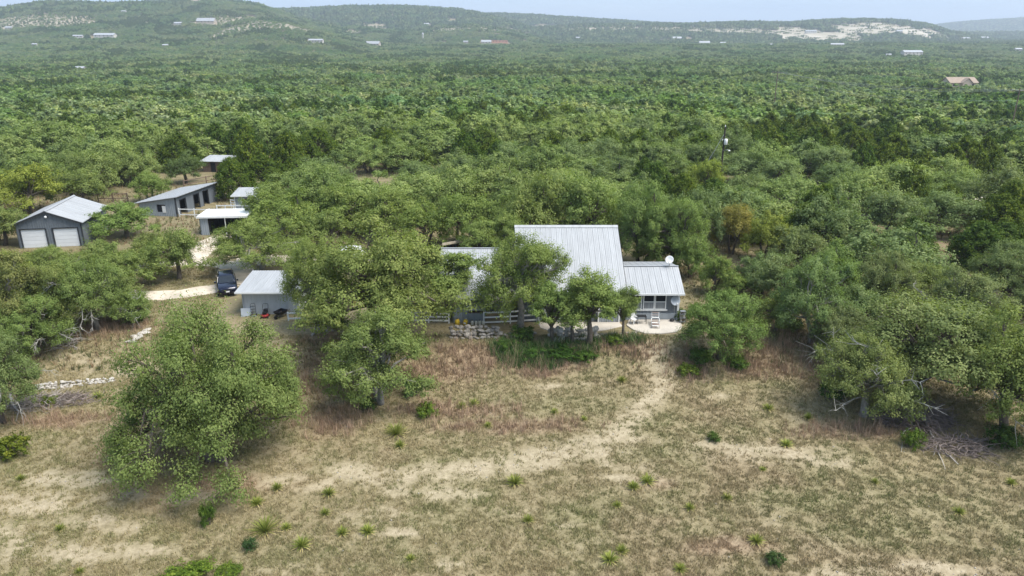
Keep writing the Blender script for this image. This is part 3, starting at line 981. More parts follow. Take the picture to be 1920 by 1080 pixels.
def stable():
    h = thing('stable', 'long stable with pale single-slope roof and three dark doorways', 'stable', (-46.1, 98.3, 0), R_(-9))
    # local x runs left (negative) along the end wall, y runs away along the open side
    W, D, ZR, ZL = 5.6, 10.2, 2.75, 1.75
    MB().ribs_wall((-W, 0), (-2.9, 0), -0.6, ZL - .1, ZL + 0.35, pitch=.25).ribs_wall((-2.9, 0), (-1.6, 0), -0.6, 0.55, pitch=.25).ribs_wall((-2.9, 0), (-1.6, 0), 1.6, ZL + .35, ZL + .6, pitch=.25).ribs_wall((-1.6, 0), (0, 0), -0.6, ZL + .6, ZR - .1, pitch=.25).build('wall', WALLL, h)
    MB().box(-2.9, -2.1, 0.15, 0.2, 0.55, 1.6).build('opening_shade_sheet', DARK, h)  # added black sheet, painted shade inside the end opening
    MB().box(-2.08, -1.55, -0.08, -0.05, 0.5, 1.45).build('shutter', WHITE, h)
    w = MB()
    ops = [(0.9, 2.3), (4.3, 5.6), (6.7, 8.0)]
    y = 0.0
    for a, b in ops + [(D, D)]:
        w.ribs_wall((0, y), (0, a), 0, ZR - .1, pitch=.28)
        if b > a:
            w.ribs_wall((0, a), (0, b), 2.15, ZR - .1, pitch=.28)
        y = b
    w.build('wall', WALL, h)
    for a, b in ops:
        d = MB().box(-0.03, 0.09, a - 0.08, a, 0, 2.2).box(-0.03, 0.09, b, b + .08, 0, 2.2).box(-.03, .088, a, b, 2.1, 2.198).build('door_frame', TRIM, h)
    MB().box(-2.2, -2.1, 0.3, D - .2, 0.02, 2.1).build('doorway_shade_sheet', DARK, h)  # added black sheet painting the shade behind the three doorways
    MB().box(-0.05, 0.1, -0.09, 0.06, 0, ZR - .1).build('corner_post', TRIM, h)
    MB().ribs_wall((0, D), (-W, D), -.5, ZR - .1, ZL - .1).build('wall', WALL, h)
    MB().ribs_wall((-W, D), (-W, 0), -.7, ZL - .1).build('wall', WALL, h)
    rt = link('roof', None, h)
    rt.empty_display_size = .2
    n = 14
    wd = (D + 0.9) / n
    k = [(0, 0.0), (wd * .05, .045), (wd * .12, .045), (wd * .17, .004), (wd - .004, .003)]
    vs = [(-W - .4, yy, ZL + q) for yy, q in k] + [(0.45, yy, ZR + .08 + q) for yy, q in k] + [(-W - .4, 0, ZL - .06), (-W - .4, wd, ZL - .06), (.45, 0, ZR + .02), (.45, wd, ZR + .02)]
    q = len(k)
    me = MB().add(vs, [(q + i, q + i + 1, i + 1, i) for i in range(q - 1)] + [(2 * q, 2 * q + 1, 2 * q + 3, 2 * q + 2), (2 * q + 2, 2 * q + 3, 2 * q - 1, q), (0, q, 2 * q + 2, 2 * q)]).mesh('roof_panel', ROOF)
    for i in range(n):
        link('roof_panel', me, rt, (0, -0.45 + i * wd, 0))
    ALLB.append((-48.5, 103, 5.5))


def carport():
    h = thing('carport', 'open carport with flat white roof and dark interior', 'carport', (-38.9, 88.6, 0), R_(4))
    W, D, Z = 6.0, 3.8, 2.35
    MB().box(-.2, W, -.35, D, Z, Z + .1).build('roof', WHITE, h)
    MB().box(-.22, W + .02, -.4, -.352, Z - .12, Z + .13).build('fascia', WHITE, h)
    MB().ribs_wall((0, 0), (1.0, 0), 0, Z - .01, pitch=.25).build('wall', WALLL, h)
    MB().ribs_wall((0, D - .1), (0, 0), 0, Z - .01).ribs_wall((W - .1, D - .1), (0, D - .1), 0, Z - .01).build('wall', WALL, h)
    MB().box(1.05, 1.1, .05, D - .3, 0, Z - .02).build('side_shade_sheet', DARK, h)  # added black sheet, shade painted along the inner side
    MB().box(1.12, W - .2, D - .26, D - .18, 0, Z - .02).build('rear_shade_sheet', DARK, h)  # added black sheet before the rear wall, shade as colour
    for x in (3.1, W - .25):
        MB().box(x, x + .09, -.2, -.11, 0, Z).build('post', WHITE, h)
    ALLB.append((-36, 90.5, 4))


def cottage():
    h = thing('blue_grey_cottage', 'small blue-grey hut with white-trimmed window behind the carport', 'hut', (-38.4, 99.5, 0), R_(3))
    W, D, E, RZ = 2.9, 3.2, 2.75, 3.0
    MB().ribs_wall((0, 0), (W, 0), 0, E).build('wall', WALLL, h)
    MB().ribs_wall((W, 0), (W, D), 0, E, RZ).ribs_wall((W, D), (0, D), 0, RZ).ribs_wall((0, D), (0, 0), 0, RZ, E).build('wall', WALLL, h)
    window(h, .9, 2.1, 1.3, 2.35, -.04)
    MB().box(-.06, .08, -.07, .06, 0, E - .02).build('corner_trim', WHITE, h)
    roof_slope(h, -.35, W + .3, -.45, E - .02, D + .3, RZ + .12, 7, ROOF2)
    MB().box(-.36, W + .31, -.5, -.455, E - .16, E + .02).build('fascia', WHITE, h)
    ALLB.append((-36.5, 101, 3.5))


def low_hut():
    p = G(382, 322)
    h = thing('far_hut', 'small hut with pale roof showing between the oaks beyond the stable', 'hut', (p[0], p[1], float(T(*p))), R_(-6))
    W, D = 4.6, 3.4
    MB().ribs_wall((0, 0), (W, 0), 0, 1.9).ribs_wall((W, 0), (W, D), 0, 1.9, 2.3).ribs_wall((W, D), (0, D), 0, 2.3).ribs_wall((0, D), (0, 0), 0, 2.3, 1.9).build('wall', WOOD, h)
    MB().box(1.5, 2.4, -.06, .02, 0, 1.7).build('door', DARK, h)
    roof_slope(h, -.4, W + .4, -.5, 1.95, D + .4, 2.45, 7, ROOF2)
    ALLB.append((p[0] + 2, p[1] + 1.5, 3.5))


def tool_shed():
    h = thing('tool_shed', 'pale grey tool shed with white overhanging roof beside the navy car', 'shed', (-24.1, 61.4, 0))
    W, D = 4.9, 4.0
    MB().ribs_wall((0, 0), (W, 0), 0, 2.25, pitch=.4, dep=.012).build('wall', SHEDW, h)
    MB().ribs_wall((W, 0), (W, D), 0, 2.25, 2.5, pitch=.4, dep=.012).build('wall', SHEDW, h)
    MB().ribs_wall((0, D), (0, 0), 0, 2.5, 2.25, pitch=.4, dep=.012).ribs_wall((W, D), (0, D), 0, 2.5).build('wall', SHEDW, h)
    MB().box(-.05, .06, -.04, .06, 0, 2.24).build('corner_trim', WALLL, h)
    roof_slope(h, -.45, W + .3, -.55, 2.28, D + .35, 2.72, 8, ROOF)
    MB().box(-.46, W + .31, -.6, -.555, 2.14, 2.3).build('fascia', WHITE, h)
    ALLB.append((-21.7, 63.2, 3.4))


main_house()
annex()
west_wing()
ramada()
counter_shed()
garage()
stable()
carport()
cottage()
low_hut()
tool_shed()


# ------------------------------------------------------------------ patios, rocks, fences
def slab(name, poly, z0, z1, label, m=CONC):
    o = MB().prism(poly, z0, z1).build(name, m)
    bv = o.modifiers.new('bevel', 'BEVEL')
    bv.width = 0.03
    tag(o, label, None, None, 'structure')
    return o


slab('patio', [(10.3, 59.9), (14.3, 59.9), (14.75, 59.2), (14.6, 58.0), (13.9, 57.1), (12.6, 56.75), (11.2, 56.8), (10.3, 57.6), (9.9, 58.6)], -0.25, 0.10, 'rounded cream concrete patio before the annex windows')
slab('patio', [(2.3, 59.4), (9.4, 59.4), (9.55, 58.5), (8.2, 57.7), (6.9, 57.2), (5.6, 56.2), (4.2, 56.3), (3.3, 57.3), (2.4, 58.1)], -0.3, 0.06, 'pale concrete terrace under the three slender trunks')


def stone_mesh(seed, m):
    r = np.random.default_rng(seed)
    bm = []
    n, k = 7, 4
    vs, fs = [(0, 0, -0.42)], []
    for j in range(1, k):
        ph = math.pi * j / k
        for i in range(n):
            a = 2 * math.pi * (i + 0.3 * r.random()) / n
            q = 0.5 * (0.8 + 0.4 * r.random())
            vs.append((q * math.sin(ph) * math.cos(a), q * math.sin(ph) * math.sin(a) * 0.85, -0.42 * math.cos(ph) * (0.85 + .3 * r.random())))
    vs.append((0, 0, 0.42))
    for i in range(n):
        fs.append((0, 1 + (i + 1) % n, 1 + i))
        for j in range(k - 2):
            a, b = 1 + j * n, 1 + (j + 1) * n
            fs.append((a + i, a + (i + 1) % n, b + (i + 1) % n, b + i))
        fs.append((1 + (k - 2) * n + i, 1 + (k - 2) * n + (i + 1) % n, len(vs) - 1))
    return MB().add(vs, fs).mesh('stone', m)


STONES = [stone_mesh(i, STONE) for i in range(6)]
STONESP = [stone_mesh(i + 20, STONEP) for i in range(5)]


def stones(root, pts, meshes, name='stone'):
    """pts: x, y, z, size (world); root sits at the origin of its first stone"""
    ox, oy, oz = root.location
    for x, y, z, s in pts:
        o = link(name, random.choice(meshes), root, (x - ox, y - oy, z - oz))
        o.rotation_euler = (random.uniform(-.4, .4), random.uniform(-.4, .4), random.uniform(0, 6.28))
        o.scale = (s * random.uniform(.85, 1.35), s * random.uniform(.8, 1.1), s * random.uniform(.55, .9))


def stone_wall(px0, px1, py0, py1, label, meshes, rows, size, n, name='dry_stone_wall'):
    a, b = G(px0, py0), G(px1, py1)
    root = thing(name, label, 'stone wall', (a[0], a[1], float(T(*a))))
    L = math.hypot(b[0] - a[0], b[1] - a[1])
    pts = []
    for r in range(rows):
        for i in range(n):
            t = (i + random.uniform(0.1, .9)) / n
            x = a[0] + (b[0] - a[0]) * t + random.uniform(-.1, .1)
            y = a[1] + (b[1] - a[1]) * t + r * 0.22 + random.uniform(-.15, .15)
            s = size * random.uniform(.65, 1.35)
            pts.append((x, y, max(float(T(x, y)), float(T(a[0], a[1])) + r * size * 0.5) + s * 0.15, s))
    stones(root, pts, meshes)
    return root


stone_wall(845, 938, 634, 634, 'tumbled grey stone wall below the yellow jugs', STONES, 4, 0.42, 15)
stone_wall(945, 1005, 634, 630, 'half-buried grey stones behind the tall green weeds', STONES, 2, 0.40, 9)
stone_wall(1120, 1200, 633, 629, 'low stone edging below the terrace end', STONES, 2, 0.32, 14)
stone_wall(1030, 1120, 640, 634, 'pale boulders edging the terrace among three trunks', STONESP, 3, 0.62, 8)
stone_wall(60, 212, 733, 716, 'long low ridge of pale rubble across the field edge', STONESP, 3, 0.24, 40)
stone_wall(585, 622, 628, 622, 'small heap of bleached stones by the white bench rail', STONESP, 3, 0.3, 8)
fl = thing('flagstone_steps', 'flat pale flagstones stepping down to the field track', 'steps', (*G(260, 632), 0))
fl.location.z = float(T(fl.location.x, fl.location.y))
for i, (px, py) in enumerate(((247, 641), (257, 636), (262, 630), (270, 625), (275, 620), (252, 632))):
    p = G(px, py)
    o = link('stone', STONESP[i % 5], fl, (p[0] - fl.location.x, p[1] - fl.location.y, float(T(*p)) + .06 - fl.location.z))
    o.scale = (1.1, .7, .22)
    o.rotation_euler = (0, 0, i * 1.1)


def rail_fence(name, pts, hgt, rails, label, m, pw=0.1, rh=0.13, rt=0.045, cat='fence', z=None):
    a = pts[0]
    z0 = float(T(*a)) if z is None else z
    root = thing(name, label, cat, (a[0], a[1], z0))
    loc = [(p[0] - a[0], p[1] - a[1], (float(T(*p)) if z is None else z) - z0) for p in pts]
    for p in loc:
        MB().box(p[0] - pw / 2, p[0] + pw / 2, p[1] - pw / 2, p[1] + pw / 2, p[2] - .1, p[2] + hgt).build('post', m, root)
    for p, q in zip(loc[:-1], loc[1:]):
        for r in rails:
            MB().bar((p[0], p[1] - pw * .3, p[2] + r), (q[0], q[1] - pw * .3, q[2] + r), rt, rh).build('rail', m, root)
    return root


def seg(a, b, n):
    return [(a[0] + (b[0] - a[0]) * i / n, a[1] + (b[1] - a[1]) * i / n) for i in range(n + 1)]


rail_fence('white_rail_fence', [(-2.45, 58.9), (-0.15, 59.15), (2.2, 59.55)], 1.22, (0.22, 0.68, 1.12), 'three-rail white fence between the counter shed and the terrace', WHITE, z=0)
rail_fence('white_rail_fence', seg(G(541, 601), G(640, 600), 3), 0.8, (0.2, 0.7), 'low white rail at the left end of the yard near the tool shed', WHITE)
rail_fence('white_rail_fence', seg(G(690, 604), G(842, 606), 4), 1.0, (0.25, 0.6, 0.93), 'white rail fence glimpsed through the big oak crown', WHITE)
rail_fence('white_rail_fence', seg((-45.7, 98.1), (-39.2, 97.6), 3), 1.25, (0.35, 1.1), 'white two-rail fence at the corner of the stable', WHITE)
rail_fence('white_rail_fence', seg((-39.0, 94.6), (-33.5, 94.9), 5), 2.45, (1.85, 2.38), 'white rail fence just behind the carport roof', WHITE)
rail_fence('white_rail_fence', seg((-40.6, 103.6), (-38.2, 102.2), 2), 1.25, (0.4, 0.8, 1.2), 'short white gate fence between stable yard and hut', WHITE)
rail_fence('wooden_rail_fence', seg(G(185, 379), G(240, 378), 2), 1.35, (0.55, 1.2), 'weathered brown rail fence in the clearing beyond the garage', WOOD, .14)
rail_fence('wooden_rail_fence', seg((-53.5, 118), (-44.0, 131), 4), 1.3, (0.55, 1.15), 'weathered brown rail fence rising behind the stable', WOOD, .14)
rail_fence('white_pipe_fence', seg(G(1590, 398), G(1665, 392), 4), 1.1, (0.5, 1.0), 'white pipe fence showing through the oaks by the dirt road', WHITE)

# low ribbed porch wall with posts at the terrace
pw = thing('porch_wall', 'waist-high grey ribbed porch wall behind the slender trunks', 'wall', (2.35, 59.42, 0.06))
MB().ribs_wall((0, 0), (2.6, 0), 0, .85, pitch=.2).ribs_wall((5.2, 0), (7.0, 0), 0, .85, pitch=.2).build('panel', WALLL, pw)
MB().box(-.03, 2.65, -.08, .06, .85, .91).box(5.15, 7.05, -.08, .06, .85, .91).build('cap_rail', WHITE, pw)
for x in (0, 2.6, 5.2, 7.0):
    MB().box(x - .06, x + .06, -.1, .09, 0, 2.25).build('post', WHITE, pw)
lp = thing('lamp_post', 'slim white post with a square roofed lantern beside the porch', 'lamp post', (2.35, 58.8, 0))
MB().box(-.05, .05, -.05, .05, 0, 2.1).build('post', WHITE, lp)
MB().box(-.14, .14, -.14, .14, 2.1, 2.4).build('lantern', GLASSL, lp)
MB().lathe([(.36, 2.4), (.34, 2.44), (.05, 2.62)], 4).build('cap', DISHG, lp)


# ------------------------------------------------------------------ vehicles
def loft(mb, secs):
    """secs: list of (y, [(x,z)...]) half outlines for x>=0 from bottom to top; mirrored"""
    rings = []
    for y, half in secs:
        ring = [(x, y, z) for x, z in half] + [(-x, y, z) for x, z in reversed(half)]
        rings.append(ring)
    n = len(rings[0])
    vs = [p for r in rings for p in r]
    fs = []
    for i in range(len(rings) - 1):
        for k in range(n):
            fs.append((i * n + k, (i + 1) * n + k, (i + 1) * n + (k + 1) % n, i * n + (k + 1) % n))
    fs.append(tuple(range(n)))
    fs.append(tuple(range(len(rings) * n - 1, (len(rings) - 1) * n - 1, -1)))
    return mb.add(vs, fs)


def suv(loc, rz, paint, label):
    c = thing('parked_car', label, 'car', loc, rz)
    # nose at -y
    S = [(-2.34, .62, .34, .72), (-2.26, .82, .26, .88), (-2.0, .90, .24, .97), (-1.3, .93, .24, 1.06), (-.9, .935, .24, 1.08), (.8, .94, .24, 1.08), (1.9, .93, .26, 1.08), (2.25, .88, .3, 1.02), (2.36, .78, .38, .9)]
    secs = [(y, [(hw * .9, zb), (hw, zb + .16), (hw, zt - .22), (hw * .95, zt - .06), (hw * .82, zt)]) for y, hw, zb, zt in S]
    b = loft(MB(), secs).build('body', paint, c, True)
    Gs = [(-1.12, .80, .84, 1.05), (-.30, .66, .80, 1.60), (.2, .67, .82, 1.67), (1.2, .67, .82, 1.66), (1.75, .64, .80, 1.58), (2.22, .70, .80, 1.06)]
    secs = [(y, [(wb, 1.0), (wb * .99, 1.04), ((wt + wb) / 2 * 1.0, (1.04 + zt) / 2), (wt * 1.03, max(zt - .06, 1.05)), (wt * .88, max(zt, 1.055))]) for y, wt, wb, zt in Gs]
    loft(MB(), secs).build('cabin', paint, c, True)
    e = .012

    def quad(name, pts, m, par=c):
        p = [Vector(q) for q in pts]
        nrm = (p[1] - p[0]).cross(p[2] - p[0]).normalized()
        vs = [q + nrm * .02 for q in p] + [q - nrm * .03 for q in p]
        return MB().add(vs, [(0, 1, 2, 3), (7, 6, 5, 4), (0, 4, 5, 1), (1, 5, 6, 2), (2, 6, 7, 3), (3, 7, 4, 0)]).build(name, m, par)
    quad('windshield', [(-.74, -1.09, 1.08), (.74, -1.09, 1.08), (.58, -.36, 1.575), (-.58, -.36, 1.575)], GLASS)
    quad('rear_window', [(.62, 2.18, 1.12), (-.62, 2.18, 1.12), (-.56, 1.80, 1.52), (.56, 1.80, 1.52)], GLASS)
    for s in (1, -1):
        for (ya, yb, yc, yd) in ((-.85, .35, .35, -.30), (.45, 1.75, 1.55, .45)):
            p = [(s * .815, ya, 1.1), (s * .815, yb, 1.1), (s * .72, yc, 1.53), (s * .72, yd, 1.53)]
            quad('side_window', p if s > 0 else p[::-1], GLASS)
        h = quad('headlight', [(s * .52, -2.285, .70), (s * .80, -2.20, .74), (s * .80, -2.16, .86), (s * .52, -2.275, .83)] if s > 0 else [(s * .80, -2.20, .74), (s * .52, -2.285, .70), (s * .52, -2.275, .83), (s * .80, -2.16, .86)], LENS)
        m_ = MB().box(min(s * .93, s * 1.10), max(s * .93, s * 1.10), -.80, -.66, 1.05, 1.19).build('mirror', paint, c)
        MB().box(s * .62 - .03, s * .62 + .03, -.1, 1.5, 1.69, 1.73).build('roof_rail', BLACKM, c)
        for y in (-1.42, 1.42):
            w = thing('wheel', None, None)
            w.parent = c
            w.location = (s * .83, y, .35)
            w.rotation_euler = (0, R_(90), 0)
            MB().lathe([(.24, -.11), (.33, -.11), (.35, -.07), (.35, .07), (.33, .11), (.24, .11)], 18).build('tyre', RUBBER, w, True)
            MB().lathe([(.05, -.115), (.22, -.105), (.235, -.06), (.235, .06), (.22, .105), (.05, .115)], 12).build('rim', STEEL, w, True)
    MB().box(-.5, .5, -2.335, -2.27, .62, .78).build('grille', BLACKM, c)
    MB().box(-.62, .62, -2.33, -2.24, .36, .50).build('lower_grille', BLACKM, c)
    MB().box(-.16, .16, -2.36, -2.335, .50, .62).build('number_plate', WHITE, c)
    MB().box(-.48, .48, -2.345, -2.336, .695, .715).build('grille_bar', CHROME, c)
    return c


p = G(413, 556)
suv((p[0], p[1] + 1.9, 0.03), R_(22.5), NAVY, 'navy blue SUV parked nose-out on the gravel under an oak')
suv((-18.4, 77.2, 0.05), R_(-75), WHITEC, 'white car glimpsed through the big oak crown on the gravel drive')


# ------------------------------------------------------------------ yard things
def dish(loc, rz, tilt, r, m, label, mast):
    d = thing('satellite_dish', label, 'satellite dish', loc, rz)
    prof = [(0.02, 0.0), (r * .4, r * .03), (r * .75, r * .12), (r, r * .24), (r * .985, r * .255), (r * .74, r * .145), (r * .4, r * .055), (.02, r * .03)]
    o = MB().lathe(prof, 20).build('reflector', m, d, True)
    o.location = (0, 0, mast)
    o.rotation_euler = (R_(tilt), 0, 0)
    MB().tube([(0, .02, 0), (0, .05, mast * .7), (0, .04, mast)], .035, 8).build('mast', STEEL, d)
    t = R_(tilt)
    u = Vector((0, -math.sin(t), math.cos(t)))
    dn = Vector((0, -math.cos(t), -math.sin(t)))
    tip = Vector((0, 0, mast)) + u * r * 0.9 + dn * r * .55
    MB().tube([Vector((0, 0, mast)) + dn * r * .95 + u * r * .2, tip], .018, 6).build('feed_arm', STEEL, d)
    MB().tube([tip, tip + u * .12], .05, 8).build('feed_horn', DISHW, d)
    return d


dish((14.15, 62.75, 3.95), R_(-25), 58, .37, DISHW, 'white satellite dish on a mast above the annex roof corner', .75)
MBd = dish((14.25, 59.9, .9), R_(12), 70, .44, DISHG, 'grey satellite dish on the annex wall beside the windows', .95)

t = thing('patio_table', 'small black metal table on the cream patio', 'table', (11.25, 59.0, .10))
MB().box(-.4, .4, -.28, .28, .66, .69).build('tabletop', BLACKM, t)
for x in (-.37, .37):
    for y in (-.25, .25):
        MB().box(x - .02, x + .02, y - .02, y + .02, 0, .66).build('leg', BLACKM, t)
c = thing('lounge_chair', 'brown sling lounge chair with white frame on the cream patio', 'chair', (12.35, 58.5, .10), R_(-8))
for x in (-.3, .3):
    MB().tube([(x, -.75, .22), (x, .1, .34), (x, .75, .95)], .025, 6).build('side_rail', STEEL, c)
    MB().tube([(x, -.55, .25), (x * 1.1, -.7, 0)], .022, 6).build('leg', STEEL, c)
    MB().tube([(x, .2, .4), (x * 1.1, .5, 0)], .022, 6).build('leg', STEEL, c)
    MB().tube([(x * 1.1, -.3, .26), (x * 1.15, -.28, .52), (x * 1.15, .3, .55)], .02, 6).build('armrest', WHITE, c)
for i in range(9):
    f = i / 8
    y = -.72 + 1.42 * f
    z = .225 + .12 * min(1, (y + .72) / .82) + max(0, (y - .1)) * .92
    MB().box(-.29, .29, y - .06, y + .06, z - .012 + .02, z + .032).build('slat', BROWNF if i % 3 else WHITE, c)
wc = thing('garden_chair', 'white plastic garden chair half hidden at the patio edge', 'chair', (10.6, 58.9, .1), R_(30))


def plastic_chair(c, m):
    MB().box(-.24, .24, -.24, .24, .40, .44).build('seat', m, c)
    for i in range(5):
        MB().box(-.22 + i * .095, -.16 + i * .095, .22, .26, .46, .86).build('slat', m, c)
    MB().box(-.24, .24, .21, .27, .84, .90).build('top_rail', m, c)
    for x in (-.22, .22):
        for y in (-.22, .22):
            MB().box(x - .025, x + .025, y - .025, y + .025, 0, .4).build('leg', m, c)
        MB().box(x - .03, x + .03, -.24, .24, .60, .64).build('armrest', m, c)


plastic_chair(wc, WHITE)
_p = G(702, 607)
wc2 = thing('garden_chair', 'white slatted chair seen under the big oak crown', 'chair', (*_p, float(T(*_p))), R_(-20))
plastic_chair(wc2, WHITE)
_p = G(738, 609)
wc3 = thing('garden_chair', 'white garden chair beside the big oak trunk', 'chair', (*_p, float(T(*_p))), R_(60))
plastic_chair(wc3, WHITE)

rk = thing('wire_rack', 'grey wire rack of pots at the annex corner', 'rack', (14.85, 59.2, .02))
for x in (-.22, .22):
    for y in (-.16, .16):
        MB().box(x - .015, x + .015, y - .015, y + .015, 0, 1.15).build('upright', STEEL, rk)
for z in (.15, .5, .85, 1.12):
    MB().box(-.24, .24, -.18, .18, z, z + .02).build('shelf', STEEL, rk)
for i, (x, z) in enumerate(((-.1, .17), (.1, .17), (-.12, .52), (.1, .52), (-.1, .87), (.11, .87))):
    MB().lathe([(.06, 0), (.09, .12), (.095, .2)], 8, (x, 0, z)).build('pot', (CREAM, WOOD, STONEP)[i % 3], rk)
o = MB().lathe([(.15, 0), (.2, .1), (.2, .16), (.15, .2)], 10).build('plant_pot', BLACKM)
o.location = (14.0, 59.45, .10)
tag(o, 'low black pot by the annex wall on the patio', 'pot')

# yellow jugs and cream cans under the counter shed
for i, (x, rz, lab) in enumerate(((-4.75, .1, 'upright yellow plastic jug at the foot of the counter shed'), (-4.1, -.25, 'tilted yellow plastic jug beside the upright one'))):
    j = thing('fuel_jug', lab, 'jug', (x, 58.95, 0.0), rz, 'jugs below the counter shed')
    MB().lathe([(.18, 0), (.21, .04), (.21, .34), (.17, .42), (.06, .47), (.05, .53)], 12).build('body', YELLOW, j, True)
    MB().lathe([(.055, .53), (.055, .58), (.02, .585)], 8).build('cap', BLACKM if i == 0 else WHITE, j)
    MB().tube([(.0, -.05, .48), (.12, -.05, .55), (.17, -.05, .42)], .02, 6).build('handle', YELLOW, j)
    if i:
        MB().box(-.1, .1, -.223, -.2, .12, .28).build('label_patch', WHITE, j)
        j.rotation_euler = (0, R_(14), rz)
for i, x in enumerate((-3.45, -3.12, -2.8, -2.5)):
    j = thing('cream_can', ('leftmost', 'second', 'third', 'rightmost')[i] + ' cream can in the row beside the yellow jugs', 'can', (x, 58.92, 0), 0, 'cans below the counter shed')
    MB().lathe([(.11, 0), (.13, .03), (.13, .30), (.09, .36), (.05, .38)], 10).build('body', CREAM, j, True)
    MB().lathe([(.055, .38), (.055, .43), (.02, .435)], 8).build('cap', BLACKM, j)


# mower, hand truck and barrow by the tool shed
def mower():
    p = (-22.0, 60.6)
    m = thing('push_mower', 'red and black push mower against the tool shed wall', 'mower', (*p, 0), R_(8))
    MB().lathe([(.30, .10), (.34, .14), (.32, .26), (.2, .3)], 12).build('deck', REDP, m, True)
    MB().box(-.15, .15, -.14, .16, .3, .52).build('engine', BLACKM, m)
    for x in (-.3, .3):
        for y in (-.28, .3):
            w = MB().lathe([(.04, -.03), (.11, -.03), (.11, .03), (.04, .03)], 12).build('wheel', RUBBER, m)
            w.rotation_euler = (0, R_(90), 0)
            w.location = (x, y, .11)
    MB().tube([(-.24, .2, .2), (-.24, .6, .95), (-.2, .68, 1.05), (.2, .68, 1.05), (.24, .6, .95), (.24, .2, .2)], .02, 6).build('handle', BLACKM, m)
    MB().box(-.16, .16, .25, .62, .3, .62).build('grass_bag', BLACKM, m)
    h = thing('hand_truck', 'bent black hand truck leaning by the shed corner', 'hand truck', (-23.1, 60.9, 0), R_(20))
    MB().tube([(-.2, 0, .1), (-.2, .25, 1.0), (-.12, .3, 1.12), (.12, .3, 1.12), (.2, .25, 1.0), (.2, 0, .1)], .02, 6).build('frame', BLACKM, h)
    MB().box(-.22, .22, -.25, 0, .06, .08).build('toe_plate', STEEL, h)
    for z in (.35, .6, .85):
        MB().box(-.2, .2, .28 * (z - .1) - .01, .28 * (z - .1) + .02, z, z + .03).build('crossbar', BLACKM, h)
    for x in (-.24, .24):
        w = MB().lathe([(.04, -.03), (.12, -.03), (.12, .03), (.04, .03)], 12).build('wheel', RUBBER, h)
        w.rotation_euler = (0, R_(90), 0)
        w.location = (x, .06, .12)
    b = thing('wheelbarrow', 'dark upturned wheelbarrow at the right end of the tool shed', 'wheelbarrow', (-20.6, 60.7, 0), R_(-25))
    MB().add([(-.3, -.4, .35), (.3, -.4, .35), (.3, .4, .35), (-.3, .4, .35), (-.4, -.55, .62), (.4, -.55, .62), (.4, .5, .62), (-.4, .5, .62), ],
             [(0, 3, 2, 1), (0, 1, 5, 4), (1, 2, 6, 5), (2, 3, 7, 6), (3, 0, 4, 7)]).build('tray', BLACKM, b)
    for x in (-.26, .26):
        MB().tube([(x * .3, -.62, .2), (x, .2, .33), (x, .9, .5)], .02, 6).build('handle', WOOD, b)
        MB().tube([(x, .25, .34), (x, .35, 0)], .018, 6).build('leg', BLACKM, b)
    w = MB().lathe([(.05, -.04), (.2, -.04), (.2, .04), (.05, .04)], 14).build('wheel', RUBBER, b)
    w.rotation_euler = (0, R_(90), 0)
    w.location = (0, -.64, .2)
    o = MB().box(-.45, .45, -.02, .02, 0, .75).build('leaning_sheet', WALLL)
    o.location = (-23.75, 60.85, 0.0)
    o.rotation_euler = (R_(-24), 0, R_(12))
    tag(o, 'pale sheet of metal leaning at the left foot of the tool shed', 'sheet')


mower()
_p = G(664, 572)
o = thing('red_bucket', 'red bucket glimpsed among the big oak leaves', 'bucket', (*_p, 0.0))
MB().lathe([(.16, 0), (.2, .34), (.21, .36)], 12).build('body', REDP, o, True)
MB().tube([(-.2, 0, .34), (-.12, 0, .5), (.12, 0, .5), (.2, 0, .34)], .012, 5).build('handle', STEEL, o)
_p = G(628, 575)
o = thing('green_bin', 'green plastic bin glimpsed left of the red bucket', 'bin', (*_p, 0.0))
MB().lathe([(.24, 0), (.3, .7), (.32, .72)], 12).build('body', GREENP, o, True)
MB().lathe([(.33, .72), (.33, .77), (.1, .82)], 12).build('lid', GREENP, o, True)


# ------------------------------------------------------------------ utility poles and wires
def at_depth(px, py, y):
    d = ray(px, py)
    t = y / d[1]
    return (d[0] * t, y, CAMZ + d[2] * t)


def catenary(a, b, sag, n=16):
    a, b = Vector(a), Vector(b)
    return [a.lerp(b, i / n) + Vector((0, 0, -sag * 4 * (i / n) * (1 - i / n))) for i in range(n + 1)]


